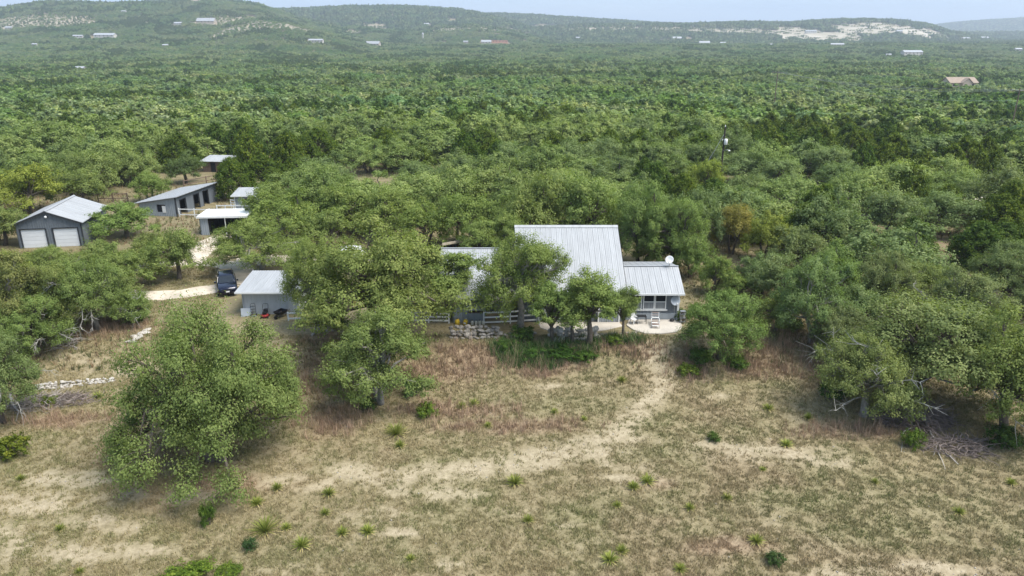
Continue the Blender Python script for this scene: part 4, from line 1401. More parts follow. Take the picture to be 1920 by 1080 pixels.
def utility_pole(top, h, label, arm=1.2, arm_rz=0.0, transformer=False, lean=0.0):
    x, y, z = top
    g = float(T(x, y))
    q = thing('utility_pole', label, 'utility pole', (x, y, g))
    H = z - g
    MB().tube([(0, 0, -.3), (0, 0, H * .5), (0, 0, H)], [.17, .15, .12], 9).build('pole', POLEW if transformer else WOOD, q)
    if arm:
        ca, sa = math.cos(arm_rz), math.sin(arm_rz)
        MB().bar((-arm * ca, -arm * sa, H - .7), (arm * ca, arm * sa, H - .7), .12, .14).build('crossarm', WOOD, q)
        for s in (-.95, -.35, .95):
            MB().lathe([(.04, 0), (.07, .06), (.04, .12), (.06, .17), (.02, .22)], 8, (arm * s * ca, arm * s * sa, H - .62)).build('insulator', DISHG, q)
    else:
        MB().lathe([(.05, 0), (.09, .08), (.05, .15), (.08, .24), (.03, .32)], 8, (0, 0, H)).build('insulator', DISHW, q)
    if transformer:
        MB().lathe([(.22, 0), (.27, .05), (.27, .85), (.2, .92), (.05, .95)], 14, (.2, -.36, H - 2.75)).build('transformer', DISHW, q, True)
        MB().lathe([(.05, 0), (.07, .1), (.04, .2)], 8, (-.28, -.1, H - 2.1)).build('fuse_cutout', DISHW, q)
        MB().bar((-.35, -.05, H - 1.95), (.1, -.1, H - 1.95), .06).build('bracket', STEEL, q)
        MB().tube([(0, -.1, H - 3.7), (.5, -.3, H - 3.55), (.8, -.4, H - 3.6)], .035, 6).build('lamp_arm', STEEL, q)
        MB().lathe([(.2, 0), (.16, .08), (.06, .14)], 10, (.85, -.42, H - 3.72)).build('lamp_head', DISHW, q)
    return q, H


P1 = at_depth(1360, 238, 118)
utility_pole(P1, 0, 'dark pole with white transformer rising from the oaks behind the house', 0, 0, True)
P2 = at_depth(1459, 132, 262)
utility_pole(P2, 0, 'distant wooden pole with crossarm on the wooded rise', 1.9, R_(-20))
P3 = at_depth(1913, 165, 185)
utility_pole(P3, 0, 'wooden pole at the far right edge carrying the wires', 1.6, R_(-35))
P4 = (P3[0] + 70, P3[1] - 20, P3[2] + 0.5)
for i, off in enumerate((-1.5, 0.0, 1.5)):
    ds = (-.6, .3, .6)[i]
    a = (P2[0] + off, P2[1] - off * .3, P2[2] - .45)
    b = (P3[0] + off, P3[1] - off * .5, P3[2] - .45)
    c_ = (P4[0] + off, P4[1], P4[2])
    w = MB().tube(catenary(a, b, 1.6 + .5 * i), .03, 4).tube(catenary(b, c_, 1.2), .03, 4).build('overhead_wire', STEEL)
    tag(w, ('nearest', 'middle', 'farthest')[i] + ' of the three overhead wires on the crossarm poles', 'wire', 'overhead wires')
w = MB().tube(catenary((P2[0], P2[1], P2[2] - 3), (P3[0], P3[1], P3[2] - 3), 2.2), .03, 4).build('overhead_wire', STEEL)
tag(w, 'lowest single overhead wire strung below the crossarms', 'wire', 'overhead wires')
gx, gy = P1[0] - 5.5, P1[1] - 3.0
w = MB().tube([(P1[0], P1[1], P1[2] - 1.0), (gx, gy, float(T(gx, gy)))], .03, 5).build('guy_wire', STEEL)
tag(w, 'slanting guy wire bracing the transformer pole', 'wire')


# ------------------------------------------------------------------ trees: prototypes
def unit(v):
    return v / (np.linalg.norm(v, axis=-1, keepdims=True) + 1e-9)


def leaf_quads(P, N, Tn, s, asp, r):
    """rhombic leaves at P with normal N, long axis along Tn"""
    Tn = unit(Tn - N * np.sum(Tn * N, -1, keepdims=True))
    B = np.cross(N, Tn)
    L = (s * r.uniform(.7, 1.35, len(P)))[:, None]
    a = Tn * L * .5
    b = B * L * .5 * asp
    c = N * L * .12
    V = np.stack([P - a, P + b + c, P + a, P - b + c], 1).reshape(-1, 3)
    F = np.arange(len(P) * 4).reshape(-1, 4)
    return V, F


def make_oak(seed, R, H, nl, ns, leaves, leaf, name, hi, m=OAK, stems=None, base=0.30, bark=BARK, lobe=(.16, .34), flat=.74, droop=0.0, loose=1.0):
    """live oak: forked stems, limbs to billowing lobes, each lobe made of leaf sprays"""
    r = np.random.default_rng(seed)
    mb = MB()
    ns_ = stems or int(r.integers(1, 4))
    forks = []
    for k in range(ns_):
        a = 2 * math.pi * (k + r.uniform(0, .6)) / ns_
        q = R * (.08 if ns_ == 1 else r.uniform(.14, .26))
        f = np.array([q * math.cos(a), q * math.sin(a), H * r.uniform(.26, .38)])
        b0 = np.array([.1 * math.cos(a), .1 * math.sin(a), -.25]) * (0.5 if ns_ == 1 else 1.6)
        mid = (b0 + f) / 2 + r.normal(0, .05 * R, 3) * [1, 1, .2]
        rad = .034 * R * (1.45 if ns_ == 1 else 1.0) + .05
        mb.tube([b0, b0 * .5 + mid * .5, mid, f], [rad * 1.5, rad * 1.1, rad, rad * .8], 7 if hi else 5)
        forks.append((f, rad))
    C, RL = [], []
    ga = 2.39996
    for i in range(nl):
        u = (i + .5) / nl
        el = math.asin(min(1, u ** .8 * 0.98)) if i % 5 else r.uniform(.2, 1.2)
        a = i * ga + r.uniform(-.35, .35)
        rl = R * r.uniform(*lobe)
        k = r.uniform(.66, 1.10 if el > .35 else 1.0) if i % 5 else r.uniform(.25, .6)
        rr = (R - rl * .8) * math.cos(el) * k
        z = base * H + (H * (1 - base) - rl * flat) * math.sin(el) * (r.uniform(.74, 1.08) if i % 5 else .7)
        z -= droop * H * (rr / R) ** 2
        C.append((rr * math.cos(a), rr * math.sin(a), max(z, rl * .4)))
        RL.append(rl)
    C, RL = np.array(C), np.array(RL)
    V, F, LV = [], [], []
    per = int(leaves / nl)
    n0 = 0
    for c, rl in zip(C, RL):
        f, rad = min(forks, key=lambda q: np.linalg.norm((q[0] - c)[:2]))
        m1 = f * .55 + c * .45 + np.array([0, 0, .07 * H]) + r.normal(0, .05 * R, 3)
        m2 = f * .2 + c * .8 + r.normal(0, .03 * R, 3)
        mb.tube([f - [0, 0, .1], m1, m2, c], [rad * .55, rad * .36, rad * .22, rad * .1], 5 if hi else 4, cap=False)
        d = unit(r.normal(0, 1, (ns * 2, 3)) + [0, 0, .25])
        d = d[d[:, 2] > -.55][:ns]
        sc = c + d * np.array([1, 1, flat]) * rl * r.uniform(.55, .95, (len(d), 1))
        if hi:
            for j in range(0, len(sc), 2):
                mb.tube([m2, (m2 + sc[j]) / 2 + r.normal(0, .06 * rl, 3), sc[j]], [rad * .14, rad * .09, .012], 3, cap=False)
        w = r.integers(0, len(sc), per)
        ds = unit(sc - c + np.array([0, 0, .15 * rl]))
        P = sc[w] + r.normal(0, 1, (per, 3)) * np.array([.165, .165, .12]) * rl * loose + ds[w] * (r.normal(0, .20, (per, 1)) * rl * loose)
        out = unit(P - c)
        N = unit(.55 * out + .45 * unit(P - sc[w] + ds[w] * .05 * rl) + np.array([0, 0, .45]) + .5 * unit(r.normal(0, 1, (per, 3))))
        Tn = unit(.8 * r.normal(0, 1, (per, 3)) + .9 * ds[w])
        v, fq = leaf_quads(P, N, Tn, leaf, .55, r)
        V.append(v)
        F.append(fq + n0)
        n0 += len(v)
        sh = r.uniform(-.12, .12)
        spr = r.uniform(-.17, .17, len(sc))[w]
        LV.append(np.repeat(np.clip(r.beta(4.5, 4.5, per) + 1.2 * sh + 1.3 * spr, 0, 1), 4))
    crown = fast_mesh(name + '_crown', np.concatenate(V), np.concatenate(F), None, m, {'lv': ('FLOAT', np.concatenate(LV))})
    trunk = mb.mesh(name + '_trunk', bark, True)
    return dict(crown=crown, trunk=trunk, R=R, H=H)


def make_juniper(seed, R, H, nl, leaves, leaf, name, hi, m=JUN):
    r = np.random.default_rng(seed)
    mb = MB()
    mb.tube([(0, 0, -.2), (.05, 0, H * .3), (0, .05, H * .75)], [.14, .1, .04], 6)
    V, F, LV = [], [], []
    per = int(leaves / nl)
    n0 = 0
    for i in range(nl):
        u = (i + .5) / nl
        z = H * (.08 + .80 * u ** 1.1)
        prof = R * (1 - u ** 2.0) ** .62 * (.72 + .28 * min(1, u * 5))
        a = i * 2.39996 + r.uniform(-.3, .3)
        rl = R * r.uniform(.26, .40) * (1.05 - .45 * u)
        rr = max(0, prof - rl * .6) * r.uniform(.75, 1.1)
        c = np.array([rr * math.cos(a), rr * math.sin(a), z])
        mb.tube([(0, 0, max(.2, z - .25 * H)), c * [.6, .6, 1] - [0, 0, .1 * H], c], [.05, .035, .015], 4, cap=False)
        k = 9
        d = unit(r.normal(0, 1, (k, 3)) + [.5 * math.cos(a), .5 * math.sin(a), .45])
        sc = c + d * np.array([.75, .75, 1.0]) * rl * r.uniform(.6, 1.05, (k, 1))
        w = r.integers(0, k, per)
        P = sc[w] + r.normal(0, 1, (per, 3)) * np.array([.20, .20, .30]) * rl
        out = unit(P - c)
        N = unit(.7 * out + .2 * np.array([math.cos(a), math.sin(a), .4]) + .6 * unit(r.normal(0, 1, (per, 3))))
        Tn = unit(np.array([0, 0, .9]) + .8 * out + .5 * r.normal(0, 1, (per, 3)))
        v, fq = leaf_quads(P, N, Tn, leaf, .42, r)
        V.append(v)
        F.append(fq + n0)
        n0 += len(v)
        LV.append(np.repeat(np.clip(r.beta(2, 2.4, per) + r.uniform(-.12, .12), 0, 1), 4))
    crown = fast_mesh(name + '_crown', np.concatenate(V), np.concatenate(F), None, m, {'lv': ('FLOAT', np.concatenate(LV))})
    return dict(crown=crown, trunk=mb.mesh(name + '_trunk', BARK, True), R=R, H=H)


HERO = make_oak(104, 6.0, 7.2, 62, 20, 92000, .115, 'wide_oak', True, stems=3, base=.10, lobe=(.12, .22), flat=.85, droop=.10, loose=1.15)
HI = [make_oak(110 + i, 4.6, 6.6, 40, 18, 42000, .13, 'near_oak', True, base=.20, bark=BARK if i % 2 else BARKP, lobe=(.14, .29)) for i in range(4)]
SLIM = [make_oak(130 + i, 2.2, 5.0, 22, 12, 14000, .12, 'slender_oak', True, stems=1, base=.40, lobe=(.18, .36), loose=1.25) for i in range(3)]
MID = [make_oak(140 + i, 4.2, 5.8, 32, 13, 15000, .19, 'oak', False, base=.20) for i in range(6)]
LOW = [make_oak(160 + i, 4.0, 5.4, 26, 10, 6500, .31, 'small_oak', False, base=.14) for i in range(5)]
JHI = [make_juniper(180 + i, 2.7, 5.8, 44, 13000, .21, 'juniper', True) for i in range(3)]
JLO = [make_juniper(190 + i, 2.7, 5.4, 32, 5000, .31, 'small_juniper', False) for i in range(3)]
BUSH = [make_oak(200 + i, 1.3, 1.5, 12, 9, 2600, .13, 'bush', False, m=SHRUB, stems=3, base=.12, lobe=(.3, .48), flat=.8) for i in range(4)]



def bare_limbs(seed, R, H, n=9):
    r = np.random.default_rng(seed)
    mb = MB()
    for i in range(n):
        a = 2 * math.pi * i / n + r.uniform(-.3, .3)
        z0 = H * r.uniform(.25, .4)
        p = np.array([.15 * R * math.cos(a), .15 * R * math.sin(a), z0])
        d = np.array([math.cos(a), math.sin(a), r.uniform(.1, .5)])
        pts = [p]
        for k in range(6):
            d = unit(d + r.normal(0, .22, 3) + [0, 0, -.10 * k / 6])
            pts.append(pts[-1] + d * R * .16)
        rad = .013 * R
        mb.tube(pts, [rad * (1 - .13 * k) for k in range(7)], 5, cap=False)
        for k in range(2, 7):
            for _ in range(3):
                q = unit(d + r.normal(0, .7, 3))
                e = [pts[k], pts[k] + q * R * .07, pts[k] + (q + r.normal(0, .3, 3)) * R * .15]
                mb.tube(e, [rad * .42, rad * .3, rad * .12], 3, cap=False)
    return mb.mesh('bare_limbs', LICHEN)


LICHEN = mat('lichen_grey_bark', (0.34, 0.325, 0.29), 0.9, var=0.3, scale=3, bump=0.4)
LIMBS = [bare_limbs(600 + i, 4.6, 6.6) for i in range(2)]
TREES = []     # x, y, radius of every placed tree


def place_tree(proto, x, y, R, H, rz, tint, name, label, cat, group=None):
    z = float(T(x, y))
    o = thing(name, label, cat, (x, y, z), rz, group)
    o.scale = (R / proto['R'], R / proto['R'], H / proto['H'])
    link('trunk', proto['trunk'], o)
    c = link('crown', proto['crown'], o)
    c.color = (*tint, 1)
    TREES.append((x, y, R))
    return o


def box_tree(cx, ytop, ybase, w):
    """survey a tree from its crown's extent in the photograph -> ground point, radius, height"""
    x, y = G(cx, ybase)
    g = float(T(x, y))
    rng = math.sqrt(x * x * 0 + y * y + (CAMZ - g) ** 2)
    R = 0.5 * w * rng / FPX
    yt = y + 0.35 * R
    d = ray(cx, ytop)
    H = CAMZ + d[2] * yt / d[1] - g
    return x, y, R, max(H, 1.2)


TG = dict(bright=(1.06, 1.08, .84), olive=(1.1, 1.02, .9), grey=(1.0, 1.0, 1.08), dark=(.72, .80, .78), yellow=(1.32, 1.18, .68), brown=(1.55, 1.08, .82), green=(1.03, 1.06, .86), pale=(1.06, 1.04, 1.05))
HAND = [
    # cx, ytop, ybase, width, proto, tint, label
    (412, 560, 862, 392, 'HERO', 'bright', 'huge spreading bright green oak filling the lower left field'),
    (722, 398, 655, 335, 'HI1', 'bright', 'tall broad oak in front of the wing, hiding the yard'),
    (712, 570, 754, 245, 'HI0', 'green', 'rounded low oak on the bank below the tall broad oak'),
    (976, 425, 614, 192, 'HI2', 'green', 'full-crowned oak standing before the left half of the silver roof'),
    (1036, 522, 641, 105, 'SL0', 'green', 'leftmost of three slender oaks before the terrace'),
    (1074, 545, 640, 95, 'SL1', 'bright', 'middle of three slender oaks before the terrace'),
    (1106, 505, 646, 140, 'SL2', 'bright', 'rightmost of three slender oaks before the terrace'),
    (1170, 535, 634, 70, 'SL1', 'green', 'thin leafy oak between terrace and patio'),
    (1350, 535, 672, 175, 'HI3', 'green', 'green oak just right of the cream patio'),
    (1618, 612, 781, 205, 'HI2', 'olive', 'olive oak with pale leaning trunk at the field edge'),
    (1722, 530, 752, 350, 'HI3', 'pale', 'big forked oak spreading over the brush pile'),
    (1890, 570, 812, 260, 'HI1', 'green', 'large dark-based oak at the right edge of the field'),
    (1520, 480, 640, 175, 'HI0', 'grey', 'grey-green oak behind the pale-trunked oak'),
    (1725, 482, 585, 165, 'HI2', 'green', 'oak standing in the right-hand clearing with a yellowish top'),
    (1880, 440, 585, 160, 'HI3', 'grey', 'grey-green oak at the right edge above the clearing'),
    (1380, 505, 560, 90, 'MID0', 'green', 'small round oak right of the white satellite dish'),
    (1600, 520, 640, 120, 'MID3', 'grey', 'oak crown wedged behind the big forked oak'),
    (30, 470, 640, 190, 'HI0', 'olive', 'olive oak with bare white limbs at the left edge'),
    (185, 470, 618, 150, 'HI2', 'green', 'lean oak with pale trunk between drive and field track'),
    (120, 480, 625, 150, 'HI3', 'olive', 'oak behind the pale-trunked one at the left wood edge'),
    (246, 535, 612, 95, 'MID1', 'green', 'dense low oak at the corner of the gravel drive'),
    (10, 600, 790, 165, 'HI1', 'pale', 'lichen-grey oak leaning in at the left edge of the field'),
    (336, 420, 524, 128, 'MID2', 'bright', 'twin-trunked oak on the island inside the gravel loop'),
    (486, 405, 506, 200, 'HI0', 'bright', 'spreading oak shading the navy car and tool shed'),
    (236, 378, 446, 140, 'MID4', 'bright', 'flat-topped oak between garage and stable'),
    (286, 316, 378, 82, 'MID5', 'bright', 'round bright oak behind the stable roof'),
    (352, 282, 344, 76, 'MID1', 'dark', 'dark grey-green oak below the far hut'),
    (390, 410, 437, 34, 'BUSH', 'dark', 'grey-green bush by the stable corner fence'),
    (545, 350, 452, 160, 'MID0', 'bright', 'bright oak just right of the carport'),
    (610, 385, 470, 130, 'MID3', 'bright', 'bright oak behind the tall broad oak, left side'),
    (640, 335, 440, 130, 'MID2', 'bright', 'oak crown between the carport and the wing, upper row'),
    (735, 350, 445, 150, 'MID4', 'bright', 'bright oak crown above the tall broad oak'),
    (800, 372, 462, 130, 'MID1', 'bright', 'yellowish green oak behind the timber lean-to'),
    (868, 350, 462, 140, 'MID5', 'bright', 'bright oak crown left of the silver roof peak'),
    (930, 365, 458, 100, 'MID0', 'green', 'oak crown touching the left end of the silver ridge'),
    (1005, 318, 470, 155, 'MID3', 'green', 'oak behind the left half of the silver ridge'),
    (1095, 315, 470, 160, 'MID2', 'green', 'oak behind the right half of the silver ridge'),
    (1200, 335, 498, 155, 'HI1', 'green', 'tall oak at the right gable of the silver-roofed house'),
    (1262, 360, 512, 145, 'HI3', 'green', 'broad dark-based oak behind the annex roof'),
    (1310, 350, 470, 110, 'MID4', 'grey', 'oak between the annex and the brown shrub'),
    (1372, 372, 476, 92, 'MID5', 'brown', 'brown half-bare oak right of the annex'),
    (1432, 392, 492, 110, 'MID1', 'yellow', 'yellow-green oak beside the brown half-bare one'),
    (1320, 292, 372, 90, 'MID3', 'yellow', 'yellowing oak at the foot of the transformer pole'),
    (1500, 412, 510, 130, 'MID0', 'grey', 'grey-green oak in front of the dark juniper'),
    (1655, 345, 452, 140, 'MID2', 'grey', 'oak in front of the white pipe fence'),
    (1590, 430, 520, 120, 'MID4', 'grey', 'oak below the white pipe fence'),
    (1770, 350, 440, 150, 'MID5', 'grey', 'wide oak right of the white pipe fence'),
    (1880, 300, 420, 160, 'MID1', 'grey', 'wide oak at the right edge by the dirt road'),
    (1462, 470, 578, 135, 'MID3', 'grey', 'oak right of the dark log heap'),
    (1560, 452, 560, 130, 'MID1', 'green', 'oak crown above the grey-green oak at the clearing'),
    (1645, 462, 600, 140, 'HI1', 'grey', 'leafy oak left of the yellow-topped clearing oak'),
    (1452, 545, 622, 105, 'MID2', 'green', 'round oak between the patio oak and the red grass'),
    (1565, 560, 676, 130, 'HI2', 'grey', 'grey oak crowding behind the pale-trunked oak'),
    (1800, 500, 650, 190, 'HI0', 'pale', 'pale oak crown behind the big forked oak, right side'),
    (72, 545, 668, 150, 'HI3', 'green', 'oak with bare forked limb above the left track'),
    (215, 495, 600, 125, 'MID4', 'olive', 'oak screening the gravel loop at its left side'),
    (1228, 425, 506, 95, 'MID4', 'green', 'low oak close behind the annex roof'),
    (1292, 440, 520, 85, 'MID1', 'green', 'low oak right behind the satellite dish mast'),
    (596, 440, 618, 140, 'HI2', 'bright', 'oak crown overhanging the right end of the tool shed'),
    (1340, 470, 552, 80, 'MID3', 'green', 'leafy oak right behind the white satellite dish'),
    (1428, 468, 552, 115, 'MID0', 'grey', 'grey-green oak above the log heap'),
    (1482, 322, 402, 120, 'MID4', 'grey', 'oak right of the transformer pole foot'),
    (1562, 295, 372, 110, 'MID2', 'grey', 'oak row end above the dark pipe-fence juniper'),
    (1400, 320, 395, 100, 'MID5', 'pale', 'pale oak just right of the transformer pole'),
    (522, 332, 428, 130, 'MID2', 'bright', 'oak crown hiding the right side of the blue-grey hut'),
    (292, 428, 498, 105, 'MID1', 'olive', 'oak between the flat-topped oak and the twin-trunked oak'),
    (198, 442, 522, 115, 'MID5', 'green', 'oak in front of the garage wall corner'),
    (60, 300, 400, 150, 'MID3', 'yellow', 'yellow-tinged oak behind the garage, left side'),
    (150, 310, 385, 120, 'MID5', 'olive', 'olive oak behind the garage ridge'),
    (10, 380, 460, 110, 'MID2', 'olive', 'oak at the left edge beside the garage'),
    (110, 455, 540, 140, 'HI2', 'green', 'dark oak below the garage doors'),
    (240, 455, 545, 120, 'MID0', 'olive', 'thin oak between garage doors and gravel loop'),
    (20, 470, 555, 130, 'MID4', 'yellow', 'yellow-tinged oak at the left edge below the garage'),
    (510, 365, 425, 110, 'MID1', 'green', 'oak crown over the blue-grey hut'),
]
for cx, yt, yb, w, pr, ti, lab in HAND:
    x, y, R, H = box_tree(cx, yt, yb, w)
    if pr == 'HERO':
        P = HERO
    elif pr == 'BUSH':
        P = BUSH[1]
    else:
        P = {'HI': HI, 'SL': SLIM, 'MI': MID}[pr[:2]][int(pr[-1])]
    H = min(H * 1.07, 11.0)
    LAST = [None]
    LAST[0] = place_tree(P, x, y, R * 1.02, H, random.uniform(0, 6.28) if pr != 'HERO' else 0.6, [c_ * random.uniform(.95, 1.05) for c_ in TG[ti]], 'live_oak' if pr != 'BUSH' else 'bush', lab, 'oak tree' if pr != 'BUSH' else 'bush')
    if any(q in lab for q in ('bare white', 'lichen', 'bare forked', 'pale leaning', 'big forked', 'pale trunk')):
        link('bare_limbs', LIMBS[len(lab) % 2], LAST[0])
place_tree(SLIM[0], -5.7, 60.9, 3.8, 6.3, .4, TG['bright'], 'live_oak', 'leafy oak leaning over the counter shed roof', 'oak tree')
place_tree(SLIM[1], -3.4, 74.9, 2.6, 5.6, 1.0, TG['bright'], 'live_oak', 'slim oak standing before the timber lean-to', 'oak tree')
place_tree(SLIM[2], -0.4, 77.0, 2.4, 5.8, 2.0, TG['bright'], 'live_oak', 'slim oak at the lean-to end beside the silver roof', 'oak tree')
NHAND = len(HAND) + 3
JHAND = [
    (1535, 338, 440, 110, 'dark green juniper left of the white pipe fence'), (1575, 380, 458, 90, 'dark green juniper in front of the pipe fence juniper'), (1312, 205, 330, 100, 'tall dark juniper left of the transformer pole'),
    (1200, 218, 322, 90, 'dark juniper on the skyline above the annex'), (1140, 225, 322, 80, 'dark juniper left of the skyline juniper above the annex'), (905, 232, 300, 80, 'dark juniper in the middle wood above the wing'),
    (600, 235, 310, 90, 'dark juniper above the carport wood'), (545, 240, 318, 80, 'yellow-green juniper left of the carport wood juniper'), (440, 290, 372, 90, 'bright juniper right of the far hut'),
    (500, 285, 360, 100, 'broad juniper between the far hut and the carport wood'), (715, 205, 268, 50, 'dark round juniper beside the sandy track'), (970, 205, 272, 90, 'dark juniper in the wood centre'),
    (1060, 180, 250, 80, 'dark juniper crest right of the wood centre'), (560, 285, 345, 80, 'juniper above the carport, right side'), (340, 245, 320, 90, 'juniper left of the far hut')]
for cx, yt, yb, w, lab in JHAND:
    x, y, R, H = box_tree(cx, yt, yb, w)
    k = random.uniform(.9, 1.15)
    place_tree(random.choice(JHI), x, y, R, min(H, 8), random.uniform(0, 6.28), (1.0 * k, 1.0 * k, .8 * k), 'juniper_tree', lab, 'juniper tree')

# ------------------------------------------------------------------ the wood: nearest trees one by one, the rest as one mass
PROTECT = [(25, 365, 200, 450, 92), (250, 338, 412, 400, 110), (372, 388, 460, 430, 92), (376, 295, 430, 314, 140), (440, 352, 492, 385, 103), (830, 422, 1292, 640, 74), (270, 470, 640, 600, 80), (1335, 230, 1372, 318, 118),
            (704, 268, 730, 300, 128), (1452, 130, 1466, 176, 262), (1900, 165, 1920, 200, 185)]
CLEAR = [(*G(px, py), rx, ry) for px, py, rx, ry in ((425, 372, 4, 9), (718, 285, 1.2, 9), (212, 378, 5, 4), (1730, 462, 5, 4), (1480, 585, 6, 6), (1790, 545, 5, 5),
                                                  (300, 352, 4, 8), (370, 330, 5, 6), (620, 460, 5, 6), (1410, 530, 4, 7), (430, 335, 3, 6)  )]
ROADP = [[G(1470, 392), G(1600, 372), G(1720, 362), G(1850, 372), G(1990, 380)]]


def scatter(step, r0, r1, seed, half=0.82, jit=.42):
    r = np.random.default_rng(seed)
    ys = np.arange(58, r1, step * .87)
    out = []
    for j, y in enumerate(ys):
        hw = half * y + 12
        xs = np.arange(-hw, hw, step) + (step / 2 if j % 2 else 0)
        out.append(np.column_stack([xs, np.full(len(xs), y)]))
    P = np.concatenate(out)
    P = P + r.uniform(-jit, jit, P.shape) * step
    d = np.hypot(P[:, 0], P[:, 1])
    return P[(d >= r0) & (d < r1)]


FARH = []       # distant houses: x, y, half width


def far_house_sites():
    L = [  # px, py(base), width px, depth m, wall, roof, kind, label
        (195, 73, 36, 1, 'white', 'long white-roofed building on the left plain'), (146, 72, 16, 1, 'white', 'small white roof left of the long white-roofed building'), (385, 46, 30, 0, 'grey', 'long grey-roofed house on the left hillside'),
        (333, 48, 13, 0, 'white', 'white-roofed house left of the grey-roofed hillside house'), (592, 82, 25, 1, 'white', 'white-roofed barn at the foot of the second hill'), (16, 56, 11, 0, 'white', 'white house on the leftmost slope'),
        (149, 137, 16, 0, 'white', 'white-roofed house among trees on the near left plain'), (698, 88, 24, 0, 'grey', 'grey-roofed house in the trees below the central hill'), (912, 83, 17, 0, 'white', 'white house next to the orange one on the plain'),
        (937, 82, 28, 1, 'orange', 'orange flat-roofed house on the plain'), (873, 82, 8, 0, 'white', 'tiny white house left of the orange house'), (1083, 74, 9, 0, 'white', 'tiny white house below the middle bluff'),
        (1270, 76, 16, 0, 'white', 'white-roofed house right of the middle bluff'), (1321, 85, 18, 0, 'white', 'white house on the plain under the bluff'), (1356, 84, 10, 0, 'grey', 'small house right of the plain white house'),
        (1570, 89, 22, 1, 'white', 'white-roofed house below the stony hill'), (1521, 63, 19, 1, 'white', 'white roof halfway up the stony hill'), (1687, 61, 10, 0, 'white', 'white house high on the stony hill'),
        (1712, 106, 35, 1, 'white', 'long white barn on the right plain'), (1846, 76, 17, 0, 'white', 'white house at the end of the pale track'), (1812, 76, 13, 0, 'grey', 'grey house beside the pale track'),
        (1910, 97, 11, 0, 'white', 'white roof at the far right of the plain'), (1805, 168, 50, 0, 'tan', 'tan gabled house among trees at the right'), (365, 6, 16, 0, 'cream', 'house on top of the left hill'), (800, 48, 9, 0, 'white', 'tiny white house on the second hill'),
        (1445, 88, 9, 0, 'white', 'tiny house left of the stony hill'), (232, 25, 7, 0, 'white', 'tiny white house near the left crest'), (1666, 108, 8, 0, 'white', 'tiny shed left of the long white barn'), (65, 88, 8, 0, 'white', 'tiny white shed on the left plain'),
        (310, 90, 9, 0, 'grey', 'tiny grey shed on the left plain')]
    for px, py, w, lng, kind, lab in L:
        X, Y = G(px, py)
        D = math.hypot(Y, CAMZ)
        FARH.append((X, Y, w * D / FPX, lng, kind, lab))


far_house_sites()


near = scatter(7.0, 58, 360, 11)
keep = np.ones(len(near), bool)
x, y = near[:, 0], near[:, 1]
keep &= ~((y < 84) & (x > -44) & (x < 24))                       # yard and house are planted by hand
keep &= ~((y < 66) & (np.abs(x) < 46))
keep &= ~((y < 106) & (x < -32) & (x > -62))
for cx, cy_, rx, ry in CLEAR + FCLEAR:
    keep &= (((x - cx) / rx) ** 2 + ((y - cy_) / ry) ** 2) > 1
for bx, by, br in ALLB:
    keep &= np.hypot(x - bx, y - by) > br + 2.0
for q in ROADP:
    keep &= path_d(x, y, q) > 3.6
for tx, ty, tr in TREES:
    keep &= np.hypot(x - tx, y - ty) > tr * .72 + 1.9
for X, Y, W, *_ in FARH:
    if Y < 600:
        keep &= ~((np.abs(x - X * y / Y) < W * .75) & (y > Y - 75) & (y < Y + W))
near = near[keep]
rr = np.random.default_rng(5)
spec_n = fbm(near[:, 0], near[:, 1], 26, 111)
isj = (spec_n + rr.normal(0, .10, len(near)) > .56)
near = near[np.argsort(np.hypot(near[:, 0], near[:, 1]))]
spec_n = fbm(near[:, 0], near[:, 1], 26, 111)
isj = (spec_n + rr.normal(0, .06, len(near)) > .585)
tone_n = fbm(near[:, 0], near[:, 1], 18, 121)
LANDM = [(-9e9, 230, 'beyond the garage'), (230, 470, 'beyond the stable'), (470, 820, 'beyond carport and wing'), (820, 1170, 'behind the silver roof'), (1170, 1440, 'round the transformer pole'), (1440, 1720, 'beyond the white pipe fence'), (1720, 9e9, 'at the far right by the road')]
ROWS = [(0, 100, 'front'), (100, 118, 'second'), (118, 136, 'third'), (136, 156, 'fourth'), (156, 178, 'fifth'), (178, 205, 'sixth'), (205, 500, 'rearmost')]
cells = {}
far_pts = []
no = nj = 0
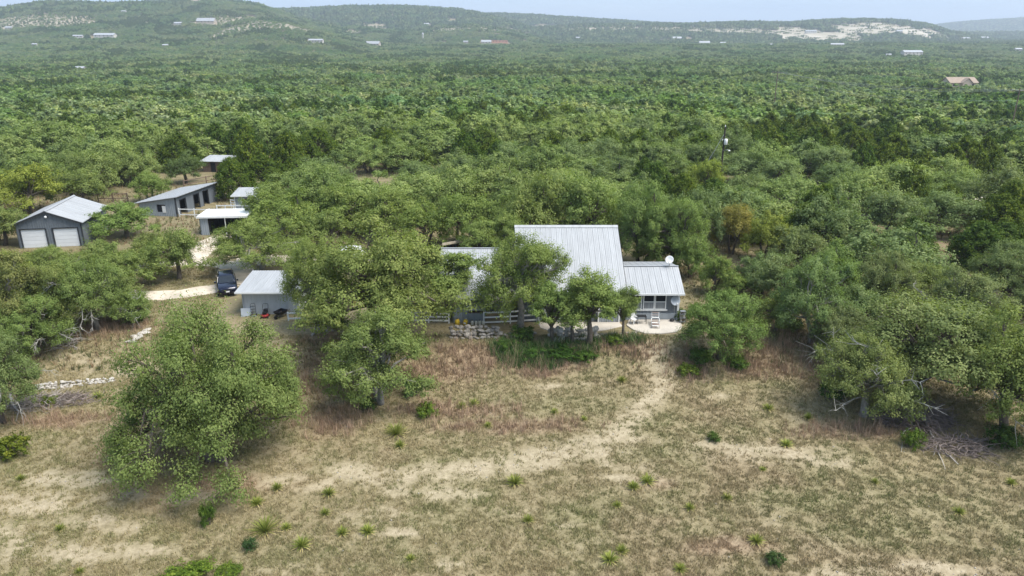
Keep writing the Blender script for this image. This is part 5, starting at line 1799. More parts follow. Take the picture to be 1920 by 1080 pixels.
for i, (x, y) in enumerate(near):
    j = bool(isj[i])
    z = float(T(x, y))
    R = (rr.uniform(2.8, 4.2) if j else rr.uniform(4.4, 6.8))
    H = (rr.uniform(5.0, 8.0) if j else rr.uniform(5.4, 8.6))
    px, py = proj(x, y, z)
    _, pt = proj(x, y, z + H)
    hw = R * FPX / math.hypot(y, CAMZ - z)
    bad = False
    for a, b, c_, d_, dist in PROTECT:
        if y < dist and px + hw * .8 > a and px - hw * .8 < c_ and pt < d_ and py > b:
            bad = True
    if bad:
        continue
    tn = tone_n[i] + rr.normal(0, .09)
    vis = -60 < px < 1980
    if not vis or (j and nj >= 230) or (not j and no >= 240):
        far_pts.append((x, y, z, R / 3.2, H / 5.0, j))
        continue
    k = rr.uniform(.88, 1.12)
    if j:
        tint = (1.12 * k, 1.05 * k, .8 * k) if tn > .5 else (.78 * k, .86 * k, .82 * k)
        nm = 'yellow-green juniper' if tn > .5 else 'dark juniper'
        nj += 1
    else:
        if tn < .42:
            tint, nm = (1.0 * k, 1.03 * k, 1.10 * k), 'grey-green live oak'
        elif tn < .58:
            tint, nm = (1.10 * k, 1.13 * k, 1.0 * k), 'green live oak'
        else:
            tint, nm = (1.28 * k, 1.25 * k, 1.15 * k), 'pale live oak'
        no += 1
    dist = math.hypot(x, y)
    lm = next(t for a, b, t in LANDM if a <= px < b)
    rw = next(t for a, b, t in ROWS if a <= dist < b)
    if j:
        P = random.choice(JHI if dist < 130 else JLO)
    else:
        P = random.choice(MID if dist < 140 else LOW)
    o = place_tree(P, x, y, R, H, rr.uniform(0, 6.28), tint, 'juniper_tree' if j else 'live_oak', None, 'juniper tree' if j else 'oak tree', ('junipers ' if j else 'live oaks ') + 'in the wood ' + lm)
    cells.setdefault((nm, lm, rw), []).append((px, o))
ORD = 'first second third fourth fifth sixth seventh eighth ninth tenth eleventh twelfth thirteenth fourteenth fifteenth sixteenth seventeenth eighteenth nineteenth twentieth'.split()
for (nm, lm, rw), L in cells.items():
    L.sort(key=lambda q: q[0])
    for i, (_, o) in enumerate(L):
        if len(L) == 1:
            o['label'] = f'only {nm} in {rw} row {lm}'
        else:
            o['label'] = f'{ORD[i] if i < 20 else "last"} {nm} from left, {rw} row {lm}'

# distant houses and the far mass of forest
def far_house(X, Y, W, lng, kind, lab):
    z = float(T(X, Y))
    hh = min(max(W * .16, 3.0), 5.5) + (2.0 if Y > 700 else 1.5)
    h = thing('distant_house', lab, 'house', (X, Y, z), random.uniform(-.15, .15))
    wallm = {'white': CREAMW, 'grey': TANW, 'orange': ORANGE, 'tan': TANW, 'cream': CREAMW}[kind]
    roofm = {'white': ROOF, 'grey': ROOF2, 'orange': ORANGE, 'tan': TILE, 'cream': TILE}[kind]
    D = W * (.35 if lng else .6)
    a = W / 2
    MB().box(-a, a, 0, D, -2, hh).build('wall', wallm, h)
    rh = W * (.09 if lng else .17)
    if kind == 'orange':
        MB().box(-a - .4, a + .4, -.4, D + .4, hh, hh + .7).build('roof', roofm, h)
    else:
        MB().prism_x([(-.8, hh - .15), (D / 2, hh + rh), (D + .8, hh - .15), (D + .8, hh + .05), (D / 2, hh + rh + .3), (-.8, hh + .05)], -a - .6, a + .6).build('roof', roofm, h)
        MB().prism_x([(0, hh - .2), (D / 2, hh + rh - .2), (D, hh - .2)], -a + .01, a - .01).build('gable', wallm, h)
    if kind == 'tan':
        MB().prism_y([(-a * .2, 0), (a * .45, 0), (a * .45, hh), (a * .12, hh + rh * .9), (-a * .2, hh)], -2.5, 0).build('porch_wing', wallm, h)
        MB().prism_y([(-a * .28, hh - .2), (a * .12, hh + rh * .95), (a * .53, hh - .2), (a * .53, hh + .1), (a * .12, hh + rh * .95 + .35), (-a * .28, hh + .1)], -3.0, 1.0).build('porch_roof', roofm, h)
    n = 3 if W < 25 else 5
    for i in range(n):
        x = -a + W * (i + .5) / n
        if kind == 'tan' and -a * .3 < x < a * .6:
            y0 = -2.5
        else:
            y0 = 0
        f = MB().box(x - .9, x + .9, y0 - .08, y0, hh - 2.3, hh - .8).build('window', TRIM, h)
        MB().box(x - .75, x + .75, y0 - .12, y0 - .08, hh - 2.15, hh - .95).build('pane', GLASS, f)


for q in FARH:
    far_house(*q)
_t = G(793, 76)
tw = thing('water_tower', 'slim pale tower standing in the trees below the central hill', 'tower', (_t[0], _t[1], float(T(*_t))))
MB().lathe([(2.2, -1), (1.9, 12), (2.4, 13), (2.6, 17), (.4, 19)], 12).build('shaft', CREAMW, tw)
MB().lathe([(2.7, 17), (2.4, 17.6), (.3, 20)], 12).build('cap', ROOF2, tw)


def make_far_meshes():
    protos = []
    for i in range(4):
        q = make_oak(300 + i, 3.2, 5.0, 16, 6, 1100, .62, 'forest_oak', False, m=FOAK, base=.12)
        protos.append(('forest_a%d' % i, q['crown']))
    for i in range(3):
        q = make_juniper(310 + i, 2.6, 5.0, 16, 900, .6, 'forest_juniper', False, m=FJUN)
        protos.append(('forest_b%d' % i, q['crown']))
    # patches of a dozen thinned crowns for the far plain and the hills
    src = []
    for nme, me in protos:
        n = len(me.vertices)
        co = np.empty(n * 3, np.float32)
        me.vertices.foreach_get('co', co)
        lv = np.empty(n, np.float32)
        me.attributes['lv'].data.foreach_get('value', lv)
        q, l4 = co.reshape(-1, 4, 3), lv.reshape(-1, 4)
        sel = np.random.default_rng(5).permutation(len(q))[:420]
        q = q[sel]
        c = q.mean(1, keepdims=True)
        src.append((c + (q - c) * 1.6, l4[sel], nme.startswith('forest_b')))
    for i in range(7):
        r = np.random.default_rng(330 + i)
        V, LV, MI = [], [], []
        for k in range(13):
            if i >= 5 and k % 2:
                continue
            a, q = k * 2.4 + r.uniform(-.3, .3), 12.5 * math.sqrt((k + .4) / 13)
            Q, l4, jn = src[int(r.integers(4, 7)) if r.random() < .35 else int(r.integers(0, 4))]
            t = r.uniform(0, 6.28)
            M = np.array([[math.cos(t), -math.sin(t), 0], [math.sin(t), math.cos(t), 0], [0, 0, 1]])
            V.append((Q @ M.T * [1, 1, r.uniform(.75, 1.5)] * r.uniform(1.15, 1.95) * (.55 if i >= 5 else 1) + [q * math.cos(a), q * math.sin(a), 0]).reshape(-1, 3))
            LV.append(np.clip(l4 + r.uniform(-.3, .3), 0, 1).ravel())
            MI.append(np.full(len(Q), 1 if jn else 0))
        V = np.concatenate(V)
        me = fast_mesh('forest_%s%d' % ('d' if i >= 5 else 'c', i), V, np.arange(len(V)).reshape(-1, 4), None, FOAK, {'lv': ('FLOAT', np.concatenate(LV))})
        me.materials.append(FJUN)
        me.polygons.foreach_set('material_index', np.concatenate(MI).astype(np.int32))
        protos.append((('forest_%s%d' % ('d' if i >= 5 else 'c', i)), me))
    col = bpy.data.collections.new('forest_kinds')
    for nme, me in protos:
        me.name = nme
        col.objects.link(bpy.data.objects.new(nme, me))
    return col


def far_forest():
    col = make_far_meshes()
    r = np.random.default_rng(77)
    pts = list(far_pts)
    single = scatter(8.4, 354, 2700, 21, half=.78)
    x, y = single[:, 0], single[:, 1]
    pale1, trk1 = far_fields(x, y)
    edge = 2300 + 700 * (fbm(x, y, 160, 181) - .5)
    k = (np.hypot(x, y) < edge) & (fbm(x, y, 34, 191) < .735) & (r.random(len(x)) > pale1 * np.where(x > 700, .62, .22)) & (trk1 < .3)
    for cx, cy_, rx, ry in FCLEAR:
        k &= (((x - cx) / rx) ** 2 + ((y - cy_) / ry) ** 2) > 1
    for X, Y, W, *_ in FARH:
        k &= ~((np.abs(x - X * y / Y) < W * .6 + 4) & (y < Y + W) & (y > Y - (75 if Y < 600 else (20 if float(T(X, Y)) > -12 else .035 * Y))))
    single = single[k]
    zz = T(single[:, 0], single[:, 1])
    sp = fbm(single[:, 0], single[:, 1], 45, 131) + r.normal(0, .06, len(single)) > .585
    big = .85 + .45 * fbm(single[:, 0], single[:, 1], 40, 197)
    q1 = (1 - .45 * far_fields(single[:, 0], single[:, 1])[0]) * big
    A = np.concatenate([np.array([p[:5] for p in pts], float), np.column_stack([single, zz, r.uniform(1.2, 2.25, len(zz)) * q1, r.uniform(.85, 1.7, len(zz)) * q1])])
    J = np.concatenate([np.array([p[5] for p in pts], bool), sp])
    idx = np.where(J, 4 + r.integers(0, 3, len(A)), r.integers(0, 4, len(A)))
    sc = np.column_stack([A[:, 3], A[:, 3], A[:, 4]])
    patch = scatter(21, 1800, 4300, 31, half=.80)
    py_ = patch[:, 1]
    x, y = patch[:, 0], patch[:, 1]
    k = (np.hypot(x, y) > 2310 + 700 * (fbm(x, y, 160, 181) - .5)) & (fbm(x, y, 70, 193) < .75)
    pale, trk = far_fields(x, y)
    k &= (r.random(len(x)) > pale * np.where(x > 900, .5, .15)) & (trk < .3)
    for X, Y, W, *_ in FARH:
        k &= ~((np.abs(x - X * y / Y) < W * .5 + 12) & (y < Y + W * .4 + 12) & (y > Y - (22 if float(T(X, Y)) > -12 else .035 * Y)))
    patch = patch[k]
    far2 = scatter(42, 4290, 7600, 41, half=.80)
    patch2 = np.concatenate([patch, far2])
    zz = T(patch2[:, 0], patch2[:, 1])
    pale2, _ = far_fields(patch2[:, 0], patch2[:, 1])
    s1 = r.uniform(.75, 1.15, len(patch2)) * np.where(np.hypot(patch2[:, 0], patch2[:, 1]) > 4290, 1.9, 1.0) * 1.0
    B = np.column_stack([patch2, zz])
    Vv = np.concatenate([A[:, :3], B])
    IDX = np.concatenate([idx, np.where(pale2 > r.uniform(.15, .7, len(B)), 12 + r.integers(0, 2, len(B)), 7 + r.integers(0, 5, len(B)))])
    SCL = np.concatenate([sc, np.column_stack([s1, s1, r.uniform(.8, 1.2, len(B)) ])])
    ROT = r.uniform(0, 6.283, len(Vv))
    me = bpy.data.meshes.new('forest')
    me.vertices.add(len(Vv))
    me.vertices.foreach_set('co', Vv.astype(np.float32).ravel())
    for nme, typ, a in (('idx', 'INT', IDX), ('scl', 'FLOAT_VECTOR', SCL), ('rot', 'FLOAT', ROT)):
        at = me.attributes.new(nme, typ, 'POINT')
        at.data.foreach_set('vector' if typ == 'FLOAT_VECTOR' else 'value', a.astype(np.int32 if typ == 'INT' else np.float32).ravel())
    me.update()
    o = link('forest', me)
    tag(o, 'green oak and juniper forest rolling away to the hazy hills', 'forest', None, 'stuff')
    ng = bpy.data.node_groups.new('forest_scatter', 'GeometryNodeTree')
    ng.interface.new_socket('Geometry', in_out='INPUT', socket_type='NodeSocketGeometry')
    ng.interface.new_socket('Geometry', in_out='OUTPUT', socket_type='NodeSocketGeometry')
    N, Lk = ng.nodes, ng.links
    gi, go = N.new('NodeGroupInput'), N.new('NodeGroupOutput')
    ci = N.new('GeometryNodeCollectionInfo')
    ci.inputs['Collection'].default_value = col
    ci.inputs['Separate Children'].default_value = True
    ci.inputs['Reset Children'].default_value = True
    ip = N.new('GeometryNodeInstanceOnPoints')
    ip.inputs['Pick Instance'].default_value = True

    def na(nm, t):
        n = N.new('GeometryNodeInputNamedAttribute')
        n.data_type = t
        n.inputs['Name'].default_value = nm
        return n.outputs['Attribute']
    cx = N.new('ShaderNodeCombineXYZ')
    e2r = N.new('FunctionNodeEulerToRotation')
    Lk.new(na('rot', 'FLOAT'), cx.inputs['Z'])
    Lk.new(cx.outputs[0], e2r.inputs[0])
    Lk.new(gi.outputs[0], ip.inputs['Points'])
    Lk.new(ci.outputs[0], ip.inputs['Instance'])
    Lk.new(na('idx', 'INT'), ip.inputs['Instance Index'])
    Lk.new(e2r.outputs[0], ip.inputs['Rotation'])
    Lk.new(na('scl', 'FLOAT_VECTOR'), ip.inputs['Scale'])
    Lk.new(ip.outputs[0], go.inputs[0])
    md = o.modifiers.new('scatter', 'NODES')
    md.node_group = ng
    print('forest points', len(Vv), 'individual oaks', no + NHAND, 'junipers', nj + len(JHAND))


far_forest()


# ------------------------------------------------------------------ shrubs, yuccas, brush
def bush(px, py, w, h, tint, label, name='shrub', cat='shrub'):
    x, y = G(px, py)
    D = math.hypot(y, CAMZ)
    R = .5 * w * D / FPX
    P = random.choice(BUSH)
    o = thing(name, label, cat, (x, y, float(T(x, y))), random.uniform(0, 6.28))
    o.scale = (R / P['R'], R / P['R'], h / P['H'])
    link('stems', P['trunk'], o)
    c = link('foliage', P['crown'], o)
    c.color = (*tint, 1)


for a in ((775, 742, 52, 1.7, (.62, .85, .95), 'dark bluish shrub under the low rounded oak'), (690, 770, 40, 1.3, (.75, 1.0, .7), 'small green shrub in the red grass left of the bluish shrub'),
          (800, 782, 50, 1.2, (1.1, 1.2, .6), 'yellow-green shrub right of the bluish shrub'), (20, 855, 80, 1.7, (1.25, 1.15, .5), 'yellow-green bushy shrub at the left edge of the field'),
          (1707, 838, 50, 1.5, (1.0, 1.15, .6), 'bright green shrub in front of the brush pile'), (1560, 748, 62, 1.8, (.6, .85, .6), 'dark green shrub left of the pale leaning trunk'),
          (1310, 680, 70, 1.5, (.7, .9, .6), 'dark shrub under the oak right of the patio'), (1290, 700, 55, 1.0, (1.1, 1.15, .6), 'low yellow-green shrub at the foot of the patio oak'),
          (1380, 690, 60, 1.2, (.8, 1.0, .6), 'green shrub at the edge of the red grass'), (980, 640, 60, 1.5, (.7, .9, .6), 'dark leafy shrub left of the slender trunks'), (1150, 645, 40, .9, (1.0, 1.15, .6), 'small leafy shrub at the end of the terrace'),
          (1338, 826, 32, .7, (.7, .85, .6), 'small round dark shrub in the open field'), (468, 1030, 36, .8, (.55, .75, .85), 'small bluish shrub at the bottom left'), (1450, 1055, 46, .8, (.6, .75, .75), 'small bluish shrub at the bottom right'),
          (390, 985, 36, 1.6, (.75, .95, .55), 'upright green weed shrub below the huge oak'), (350, 1092, 110, 1.0, (1.2, 1.3, .6), 'bright green shrub at the bottom edge'), (1885, 838, 80, 1.7, (.6, .8, .6), 'dark shrub mass under the right edge oak'),
          (1280, 600, 40, 1.3, (.8, .95, .6), 'shrub at the right corner of the annex'), (1390, 600, 70, 1.6, (.75, .9, .65), 'shrub behind the patio oak'), (1480, 615, 60, 1.5, (.7, .85, .6), 'dark shrub by the log heap'), (430, 1075, 60, .6, (1.1, 1.2, .6), 'low bright green plant at the bottom edge'),
          (1000, 668, 66, 1.0, (.55, .82, .5), 'dark green shrub in the weeds left of the slender trunks'), (1055, 668, 72, 1.1, (.6, .88, .5), 'dark green shrub in the weeds below the slender trunks'), (1095, 674, 54, .9, (.65, .9, .5), 'low green shrub at the right end of the weeds'), (950, 655, 54, 1.0, (.55, .8, .5), 'dark shrub at the left end of the weeds'),
          (255, 605, 60, 1.5, (.7, .95, .65), 'dark bush under the drive corner oak'), (95, 760, 40, .8, (1.2, 1.2, .6), 'small yellowish shrub beside the pale rubble ridge'), (640, 612, 40, 1.0, (.7, .9, .6), 'dark shrub by the bleached stone heap')):
    bush(*a)


def yucca_mesh(seed, n, L, w, spread):
    r = np.random.default_rng(seed)
    V, F, LV = [], [], []
    for i in range(n):
        a = i * 2.39996 + r.uniform(-.2, .2)
        el = math.asin(min(.98, .12 + .86 * ((i + .5) / n) ** spread))
        l = L * r.uniform(.75, 1.1)
        d = np.array([math.cos(a) * math.cos(el), math.sin(a) * math.cos(el), math.sin(el)])
        s = np.array([-math.sin(a), math.cos(a), 0]) * w / 2
        b = d * .05
        m1 = d * l * .55 + [0, 0, .02]
        t = d * l + np.array([d[0], d[1], -1.2]) * .09 * l * (1 - d[2])
        k = len(V)
        V += [b - s * .8, b + s * .8, m1 + s, m1 - s, t]
        F += [(k, k + 1, k + 2, k + 3), (k + 3, k + 2, k + 4)]
        LV += [float(np.clip(r.beta(2.5, 3), 0, 1)) if i > n * .16 else 1.0] * 5
    me = bpy.data.meshes.new('yucca')
    me.from_pydata([tuple(q) for q in V], [], F)
    at = me.attributes.new('lv', 'FLOAT', 'POINT')
    at.data.foreach_set('value', np.array(LV, np.float32))
    me.materials.append(YUC)
    return me


YM = [yucca_mesh(400 + i, 70, .62, .05, .9) for i in range(3)]
SM = [yucca_mesh(410 + i, 110, .85, .032, .7) for i in range(2)]
YL = [(965, 908, 1.0, 'large yellow-green yucca in the middle of the field'), (743, 815, 1.1, 'large grassy yucca below the dark bluish shrub'), (750, 838, .7, 'small yucca just below the large grassy one'), (865, 765, .8, 'left yucca of the pair right of the shrubs'), (888, 760, .8, 'right yucca of the pair right of the shrubs'),
      (915, 800, .6, 'small bright yucca in the red grass'), (1040, 775, .6, 'left yucca of the pair in the upper field'), (1095, 788, .5, 'right yucca of the pair in the upper field'), (1188, 916, .75, 'left yucca of the twin clump right of the field middle'), (1214, 905, .9, 'right yucca of the twin clump right of the field middle'),
      (1157, 950, .55, 'small dark yucca below the twin clump'), (990, 978, .65, 'round yucca in the lower middle of the field'), (1293, 955, .6, 'small yucca right of the twin clump'), (1363, 936, .6, 'starry yellow yucca right of the small one'), (690, 1000, .8, 'right yucca of the pair at lower left of the middle'), (642, 1002, .65, 'left yucca of the pair at lower left of the middle'),
      (566, 1026, .9, 'tall spiky yucca at the lower left'), (617, 928, .8, 'upright yucca right of the huge oak foot'), (610, 965, .6, 'yucca below the upright one by the huge oak'), (520, 918, .7, 'yucca at the right foot of the huge oak'), (482, 946, .75, 'spiky yucca below the huge oak'), (497, 998, 1.08, 'large drooping grassy yucca at the lower left'),
      (537, 992, .6, 'small pale yucca right of the drooping one'), (1143, 1052, .85, 'left yucca of the bottom pair'), (1166, 1036, .65, 'right yucca of the bottom pair'), (1418, 1018, .8, 'upright yucca in the lower right field'), (1275, 1070, .7, 'yellow yucca at the bottom edge'), (1474, 836, .85, 'yucca beside the bare pale soil patch'),
      (1440, 768, .8, 'yucca above the bare pale soil patch'), (1515, 786, .7, 'bright yucca left of the pale leaning trunk'), (1797, 962, .7, 'yucca in the right field'), (1895, 908, .6, 'yellowish yucca at the right edge of the field'), (40, 900, .6, 'small yucca in the left field'), (113, 994, .55, 'small yellowish yucca at the lower left soil'),
      (184, 746, .85, 'yucca at the right end of the pale rubble ridge'), (1165, 716, .8, 'green yucca below the terrace bank'), (1640, 906, .5, 'small yucca in the right field grass'), (1430, 882, .45, 'tiny yucca below the bare pale soil'), (770, 1050, .5, 'small yucca at the bottom edge left of the middle'), (150, 1075, .5, 'yellow yucca at the lower left edge')]
for i, (px, py, s, lab) in enumerate(YL):
    x, y = G(px, py)
    big = s > 1.05
    o = link('yucca', random.choice(SM if big else YM), None, (x, y, float(T(x, y)) + .02))
    s *= 1.1
    o.scale = (s * 1.1, s * 1.1, s * random.uniform(.95, 1.2))
    o.rotation_euler = (0, 0, random.uniform(0, 6.28))
    k = random.uniform(.85, 1.15)
    o.color = (1.1 * k, 1.08 * k, .85 * k, 1)
    tag(o, lab, 'yucca', 'yuccas in the dry field')


def twig_path(r, p, d, L, n=5, wob=.25):
    pts = [np.array(p, float)]
    d = np.array(d, float)
    for _ in range(n):
        d = unit(d + r.normal(0, wob, 3) * [1, 1, .6])
        pts.append(pts[-1] + d * L / n)
    return pts


def brush_pile(px, py, rx, ry, h, n, label, m=BRUSH, seed=0, thick=.022):
    x0, y0 = G(px, py)
    z0 = float(T(x0, y0))
    r = np.random.default_rng(500 + seed)
    mb = MB()
    for i in range(n):
        a, q = r.uniform(0, 6.28), math.sqrt(r.random())
        x, y = q * math.cos(a) * rx, q * math.sin(a) * ry
        z = float(T(x0 + x, y0 + y)) - z0 + h * (1 - q * q) * r.uniform(.0, 1.0) + .03
        b = r.uniform(0, 6.28)
        L = r.uniform(.5, 1.7)
        pts = twig_path(r, (x, y, z), (math.cos(b), math.sin(b), r.uniform(-.1, .35)), L)
        t = thick * r.uniform(.5, 1.6)
        mb.tube(pts, [t * (1 - .8 * k / 5) for k in range(6)], 3, cap=False)
    o = mb.build('brush_pile', m)
    o.location = (x0, y0, z0)
    tag(o, label, 'brush pile')
    return o


brush_pile(1715, 790, 2.6, 1.6, 1.6, 640, 'tangled heap of grey-brown brush under the big forked oak', seed=1, thick=.034)
brush_pile(1790, 840, 2.4, 1.2, .5, 320, 'low spread of dead twigs right of the tangled heap', seed=2, thick=.03)
brush_pile(75, 758, 2.4, 1.2, .7, 300, 'bleached brush heap at the left edge beside the rubble ridge', DEAD, 3, .026)
brush_pile(130, 752, 2.2, .9, .45, 240, 'purplish dead brush along the rubble ridge', seed=4)
brush_pile(130, 645, .9, .7, 1.0, 60, 'upturned root of a dead stump by the left track', DEAD, 5, .04)
brush_pile(1415, 528, 2.4, 1.4, .7, 160, 'dark heap of logs and brush right of the annex', WOOD, 6, .05)
brush_pile(1840, 560, 3.0, 1.2, .7, 260, 'grey brush heap in the right-hand clearing', seed=7)
brush_pile(1400, 505, 1.6, 1.0, .5, 80, 'small log heap behind the round oak by the dish', WOOD, 8, .05)


def branch(pxs, rad, label, m=DEAD, subs=()):
    P = [G(*q) for q in pxs]
    pts = [(x, y, float(T(x, y)) + .10 + .12 * math.sin(i * 1.3)) for i, (x, y) in enumerate(P)]
    x0, y0, z0 = pts[0]
    f = lambda L: [(x - x0, y - y0, z - z0) for x, y, z in L]
    mb = MB().tube(f(pts), [rad * (1 - .7 * i / (len(pts) - 1)) for i in range(len(pts))], 6)
    for s in subs:
        S = [G(*q) for q in s]
        q = [(x, y, float(T(x, y)) + .10) for x, y in S]
        mb.tube(f(q), [rad * .6 * (1 - .7 * i / (len(q) - 1)) for i in range(len(q))], 5)
    o = mb.build('fallen_branch', m, None, True)
    o.location = (x0, y0, z0)
    tag(o, label, 'branch')


branch([(1737, 787), (1738, 800), (1745, 818), (1757, 830), (1765, 845), (1780, 858), (1795, 876)], .075, 'long bleached forked branch lying out of the brush heap', STONEP,
       [[(1758, 832), (1754, 845), (1750, 856)], [(1763, 842), (1759, 852), (1766, 866), (1772, 882)]])
branch([(1732, 806), (1712, 806), (1695, 812), (1689, 820), (1692, 832), (1689, 850)], .05, 'bent bleached branch arching left of the forked one', STONEP)
branch([(20, 742), (24, 762), (36, 775), (30, 790)], .12, 'thick pale dead limb under the left edge oak', STONEP, [[(24, 762), (38, 750), (52, 742)]])


# ------------------------------------------------------------------ grass, weeds, gravel: too many to count
def blades(name, P, hgt, wid, nb, col, seed, lean=.5, label='', mname='grass_blades', kindcat='grass'):
    """nb blades (triangles) at every point of P; col (n,3) base colours"""
    r = np.random.default_rng(seed)
    n = len(P)
    Q = np.repeat(P, nb, 0)
    h = np.repeat(hgt, nb) * r.uniform(.55, 1.25, n * nb)
    a = r.uniform(0, 6.283, n * nb)
    ln = r.uniform(.1, 1.0, n * nb) * lean
    off = r.normal(0, .05, (n * nb, 2)) * (1 + np.repeat(hgt, nb)[:, None])
    base = Q + np.column_stack([off, np.full(n * nb, -.01)])
    w = np.repeat(wid, nb) * r.uniform(.7, 1.3, n * nb) * .5
    b = r.uniform(0, 6.283, n * nb)
    s = np.column_stack([np.cos(b), np.sin(b), np.zeros(n * nb)]) * w[:, None]
    tip = base + np.column_stack([np.cos(a) * ln * h, np.sin(a) * ln * h, h * np.sqrt(1 - (ln * .7) ** 2)])
    V = np.stack([base - s, base + s, tip], 1).reshape(-1, 3)
    F = np.arange(len(V)).reshape(-1, 3)
    C = np.repeat(col, nb, 0) * r.uniform(.75, 1.3, (n * nb, 1))
    C = np.repeat(np.column_stack([C, np.ones(len(C))]), 3, 0)
    if mname not in MATS:
        m, nt, bs = nmat(mname)
        at = nt.nodes.new('ShaderNodeAttribute')
        at.attribute_name = 'tint'
        nt.links.new(at.outputs['Color'], bs.inputs['Base Color'])
        bs.inputs['Roughness'].default_value = .8
        bs.inputs['Specular IOR Level'].default_value = .15
    o = link(name, fast_mesh(name, V, None, F, MATS[mname], {'tint': ('FLOAT_COLOR', C)}))
    tag(o, label, kindcat, None, 'stuff')
    return o


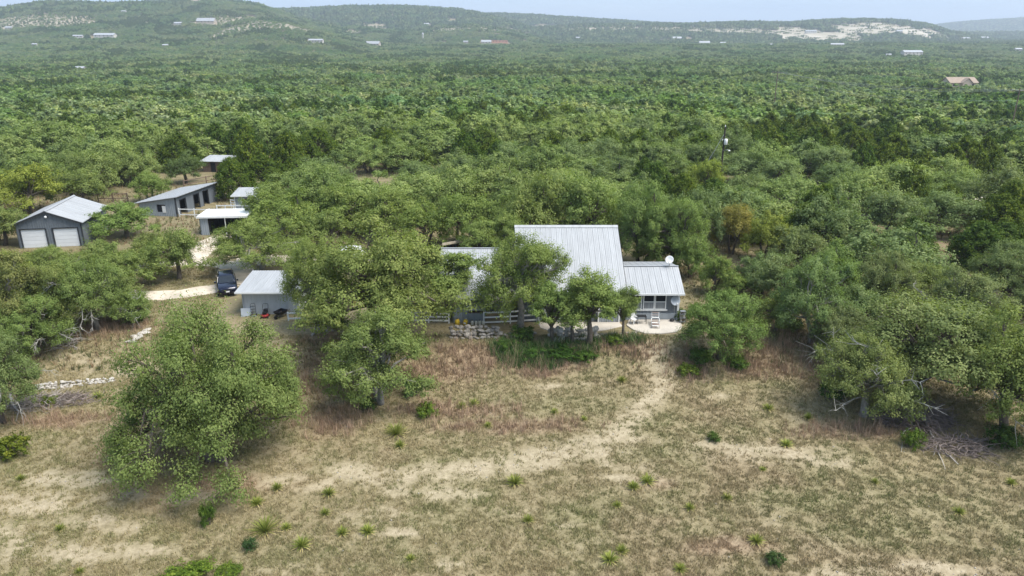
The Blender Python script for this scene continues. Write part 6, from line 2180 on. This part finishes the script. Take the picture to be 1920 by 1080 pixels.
def grass():
    r = np.random.default_rng(900)
    n = 420000
    y = 24 + (82 - 24) * r.random(n) ** 1.3
    x = (r.random(n) * 2 - 1) * (.74 * y + 5)
    d, rd, g = fields(x, y)
    lump = .6 * vnoise(x, y, .42, 141) + .4 * vnoise(x, y, .17, 143)
    k = r.random(n) > np.clip(d * .9 + .85 * (1 - ss(.34, .60, lump)), 0, .985)
    k &= ~((y > 56.6) & (x > -27) & (x < 15.6))
    k &= ~((y > 62) & (x > -15) & (x < 16))
    k &= ~((np.hypot((x + 35) / 8.6, (y - 71.8) / 6.9) < 1) & (np.hypot((x + 35) / 5.5, (y - 71.8) / 3.9) > 1)) & ~((np.abs(y - 78) < 2.6) & (x > -38))
    x, y, d, rd, g = x[k], y[k], d[k], rd[k], g[k]
    z = T(x, y)
    tan = np.array([.305, .245, .128])
    olv = np.array([.175, .185, .070])
    red = np.array([.32, .225, .145])
    pl = np.array([.355, .30, .168])
    u = r.random(len(x))[:, None]
    c = tan * (1 - u) + pl * u
    wg = np.clip(g * .8 + .38 * ss(.40, .70, vnoise(x, y, .7, 145)) + .25 * (r.random(len(x)) > .62), 0, 1)[:, None]
    c = c * (1 - wg) + olv * wg
    wr = np.clip(rd * 1.0, 0, 1)[:, None]
    c = c * (1 - wr) + red * wr
    hg = .10 + .12 * r.random(len(x)) + .30 * rd * r.random(len(x)) * ss(42, 50, y)
    blades('dry_grass', np.column_stack([x, y, z]), hg, .022 + .02 * hg / .3 + np.clip(y - 35, 0, 40) * .0006, 5, c, 901, .8, 'short dry tan and olive grass over the open field')
    # tall reddish bluestem tufts on the bank
    n = 9000
    y = 42 + 18 * r.random(n)
    x = (r.random(n) * 2 - 1) * (.74 * y + 3)
    m = blobs(RED, x, y, .7)
    k = (m * (.3 + fbm(x, y, 2.2, 151)) > r.random(n) * .75) & ~((y > 56.4) & (x > -27) & (x < 15.6))
    x, y = x[k], y[k]
    c = np.array([.34, .225, .150]) * (1 - r.random((len(x), 1)) * .2) + r.random((len(x), 1)) * np.array([.12, .10, .07])
    blades('tall_red_grass', np.column_stack([x, y, T(x, y)]), .5 + .5 * r.random(len(x)), np.full(len(x), .03), 9, c, 902, .45, 'tall russet grass tufts on the bank below the house')
    # green weeds below the terrace
    n = 16000
    y = 50 + 7.0 * r.random(n)
    x = -4 + 18 * r.random(n)
    m = blobs(WEEDY, x, y, .8, 1.6)
    k = m * (.35 + .9 * fbm(x, y, 1.3, 173)) > r.random(n) * .8
    x, y = x[k], y[k]
    c = np.array([.050, .105, .028]) + r.random((len(x), 1)) ** 2 * np.array([.12, .14, .05])
    c = np.where(r.random((len(x), 1)) < .14, np.array([.36, .28, .17]), c)
    blades('green_weeds', np.column_stack([x, y, T(x, y)]), .2 + .9 * r.random(len(x)) * fbm(x, y, 1.1, 171) * 1.6, np.full(len(x), .05), 8, c, 903, .7, 'tall dark green weeds below the terrace', 'weed_blades', 'weeds')
    # undergrowth between the trunks
    n = 26000
    y = 52 + 70 * r.random(n)
    x = (r.random(n) * 2 - 1) * (.76 * y + 5)
    k = ~((y > 56.4) & (y < 82) & (x > -44) & (x < 15.8)) 
    for bx, by, br in ALLB:
        k &= np.hypot(x - bx, y - by) > br
    k &= (fbm(x, y, 5, 161) > .42) & (path_d(x, y, ROADP[0]) > 3.2)
    x, y = x[k], y[k]
    u = r.random((len(x), 1))
    c = np.where(u < .5, np.array([.24, .17, .10]), np.array([.115, .125, .05])) * (.8 + .5 * r.random((len(x), 1)))
    blades('woodland_undergrowth', np.column_stack([x, y, T(x, y)]), .25 + .5 * r.random(len(x)), np.full(len(x), .06), 7, c, 904, .7, 'brown and olive undergrowth between the oak trunks', 'grass_blades', 'undergrowth')
    # small pale stones in the bare soil
    n = 5200
    y = 24 + 34 * r.random(n) ** 1.2
    x = (r.random(n) * 2 - 1) * (.74 * y + 5)
    d, rd, g = fields(x, y)
    k = r.random(n) < .12 + .8 * d
    k &= ~((y > 56.4))
    x, y = x[k], y[k]
    s = .02 + .05 * r.random(len(x)) ** 3
    o8 = np.array([(1, 0, 0), (0, 1, 0), (-1, 0, 0), (0, -1, 0), (0, 0, .7), (0, 0, -.5)], float)
    V = (np.column_stack([x, y, T(x, y) + .015])[:, None, :] + o8[None] * s[:, None, None] * r.uniform(.7, 1.3, (len(x), 6, 1))).reshape(-1, 3)
    f = np.array([(0, 1, 4), (1, 2, 4), (2, 3, 4), (3, 0, 4), (1, 0, 5), (2, 1, 5), (3, 2, 5), (0, 3, 5)])
    F = (f[None] + 6 * np.arange(len(x))[:, None, None]).reshape(-1, 3)
    o = link('loose_gravel', fast_mesh('loose_gravel', V, None, F, STONEP))
    tag(o, 'small pale stones strewn over the bare soil', 'gravel', None, 'stuff')


grass()

# ------------------------------------------------------------------ the air: even haze in one closed box
hz = MB().box(-5750, 5750, -420, 8350, -60, 235).build('haze', mat('unused_haze_base', (1, 1, 1)))
hm = bpy.data.materials.new('haze_air')
hm.use_nodes = True
hn = hm.node_tree
for n in list(hn.nodes):
    if n.type != 'OUTPUT_MATERIAL':
        hn.nodes.remove(n)
pv = hn.nodes.new('ShaderNodeVolumePrincipled')
pv.inputs['Color'].default_value = (0.78, 0.88, 1.0, 1)
pv.inputs['Density'].default_value = 0.00016
pv.inputs['Anisotropy'].default_value = 0.15
for nm_ in ('Density Attribute', 'Color Attribute', 'Temperature Attribute'):
    if nm_ in pv.inputs:
        pv.inputs[nm_].default_value = ''
hn.links.new(pv.outputs['Volume'], hn.nodes['Material Output'].inputs['Volume'])
hz.data.materials.clear()
hz.data.materials.append(hm)
tag(hz, 'thin bluish haze veiling the distant hills', 'haze', None, 'stuff')
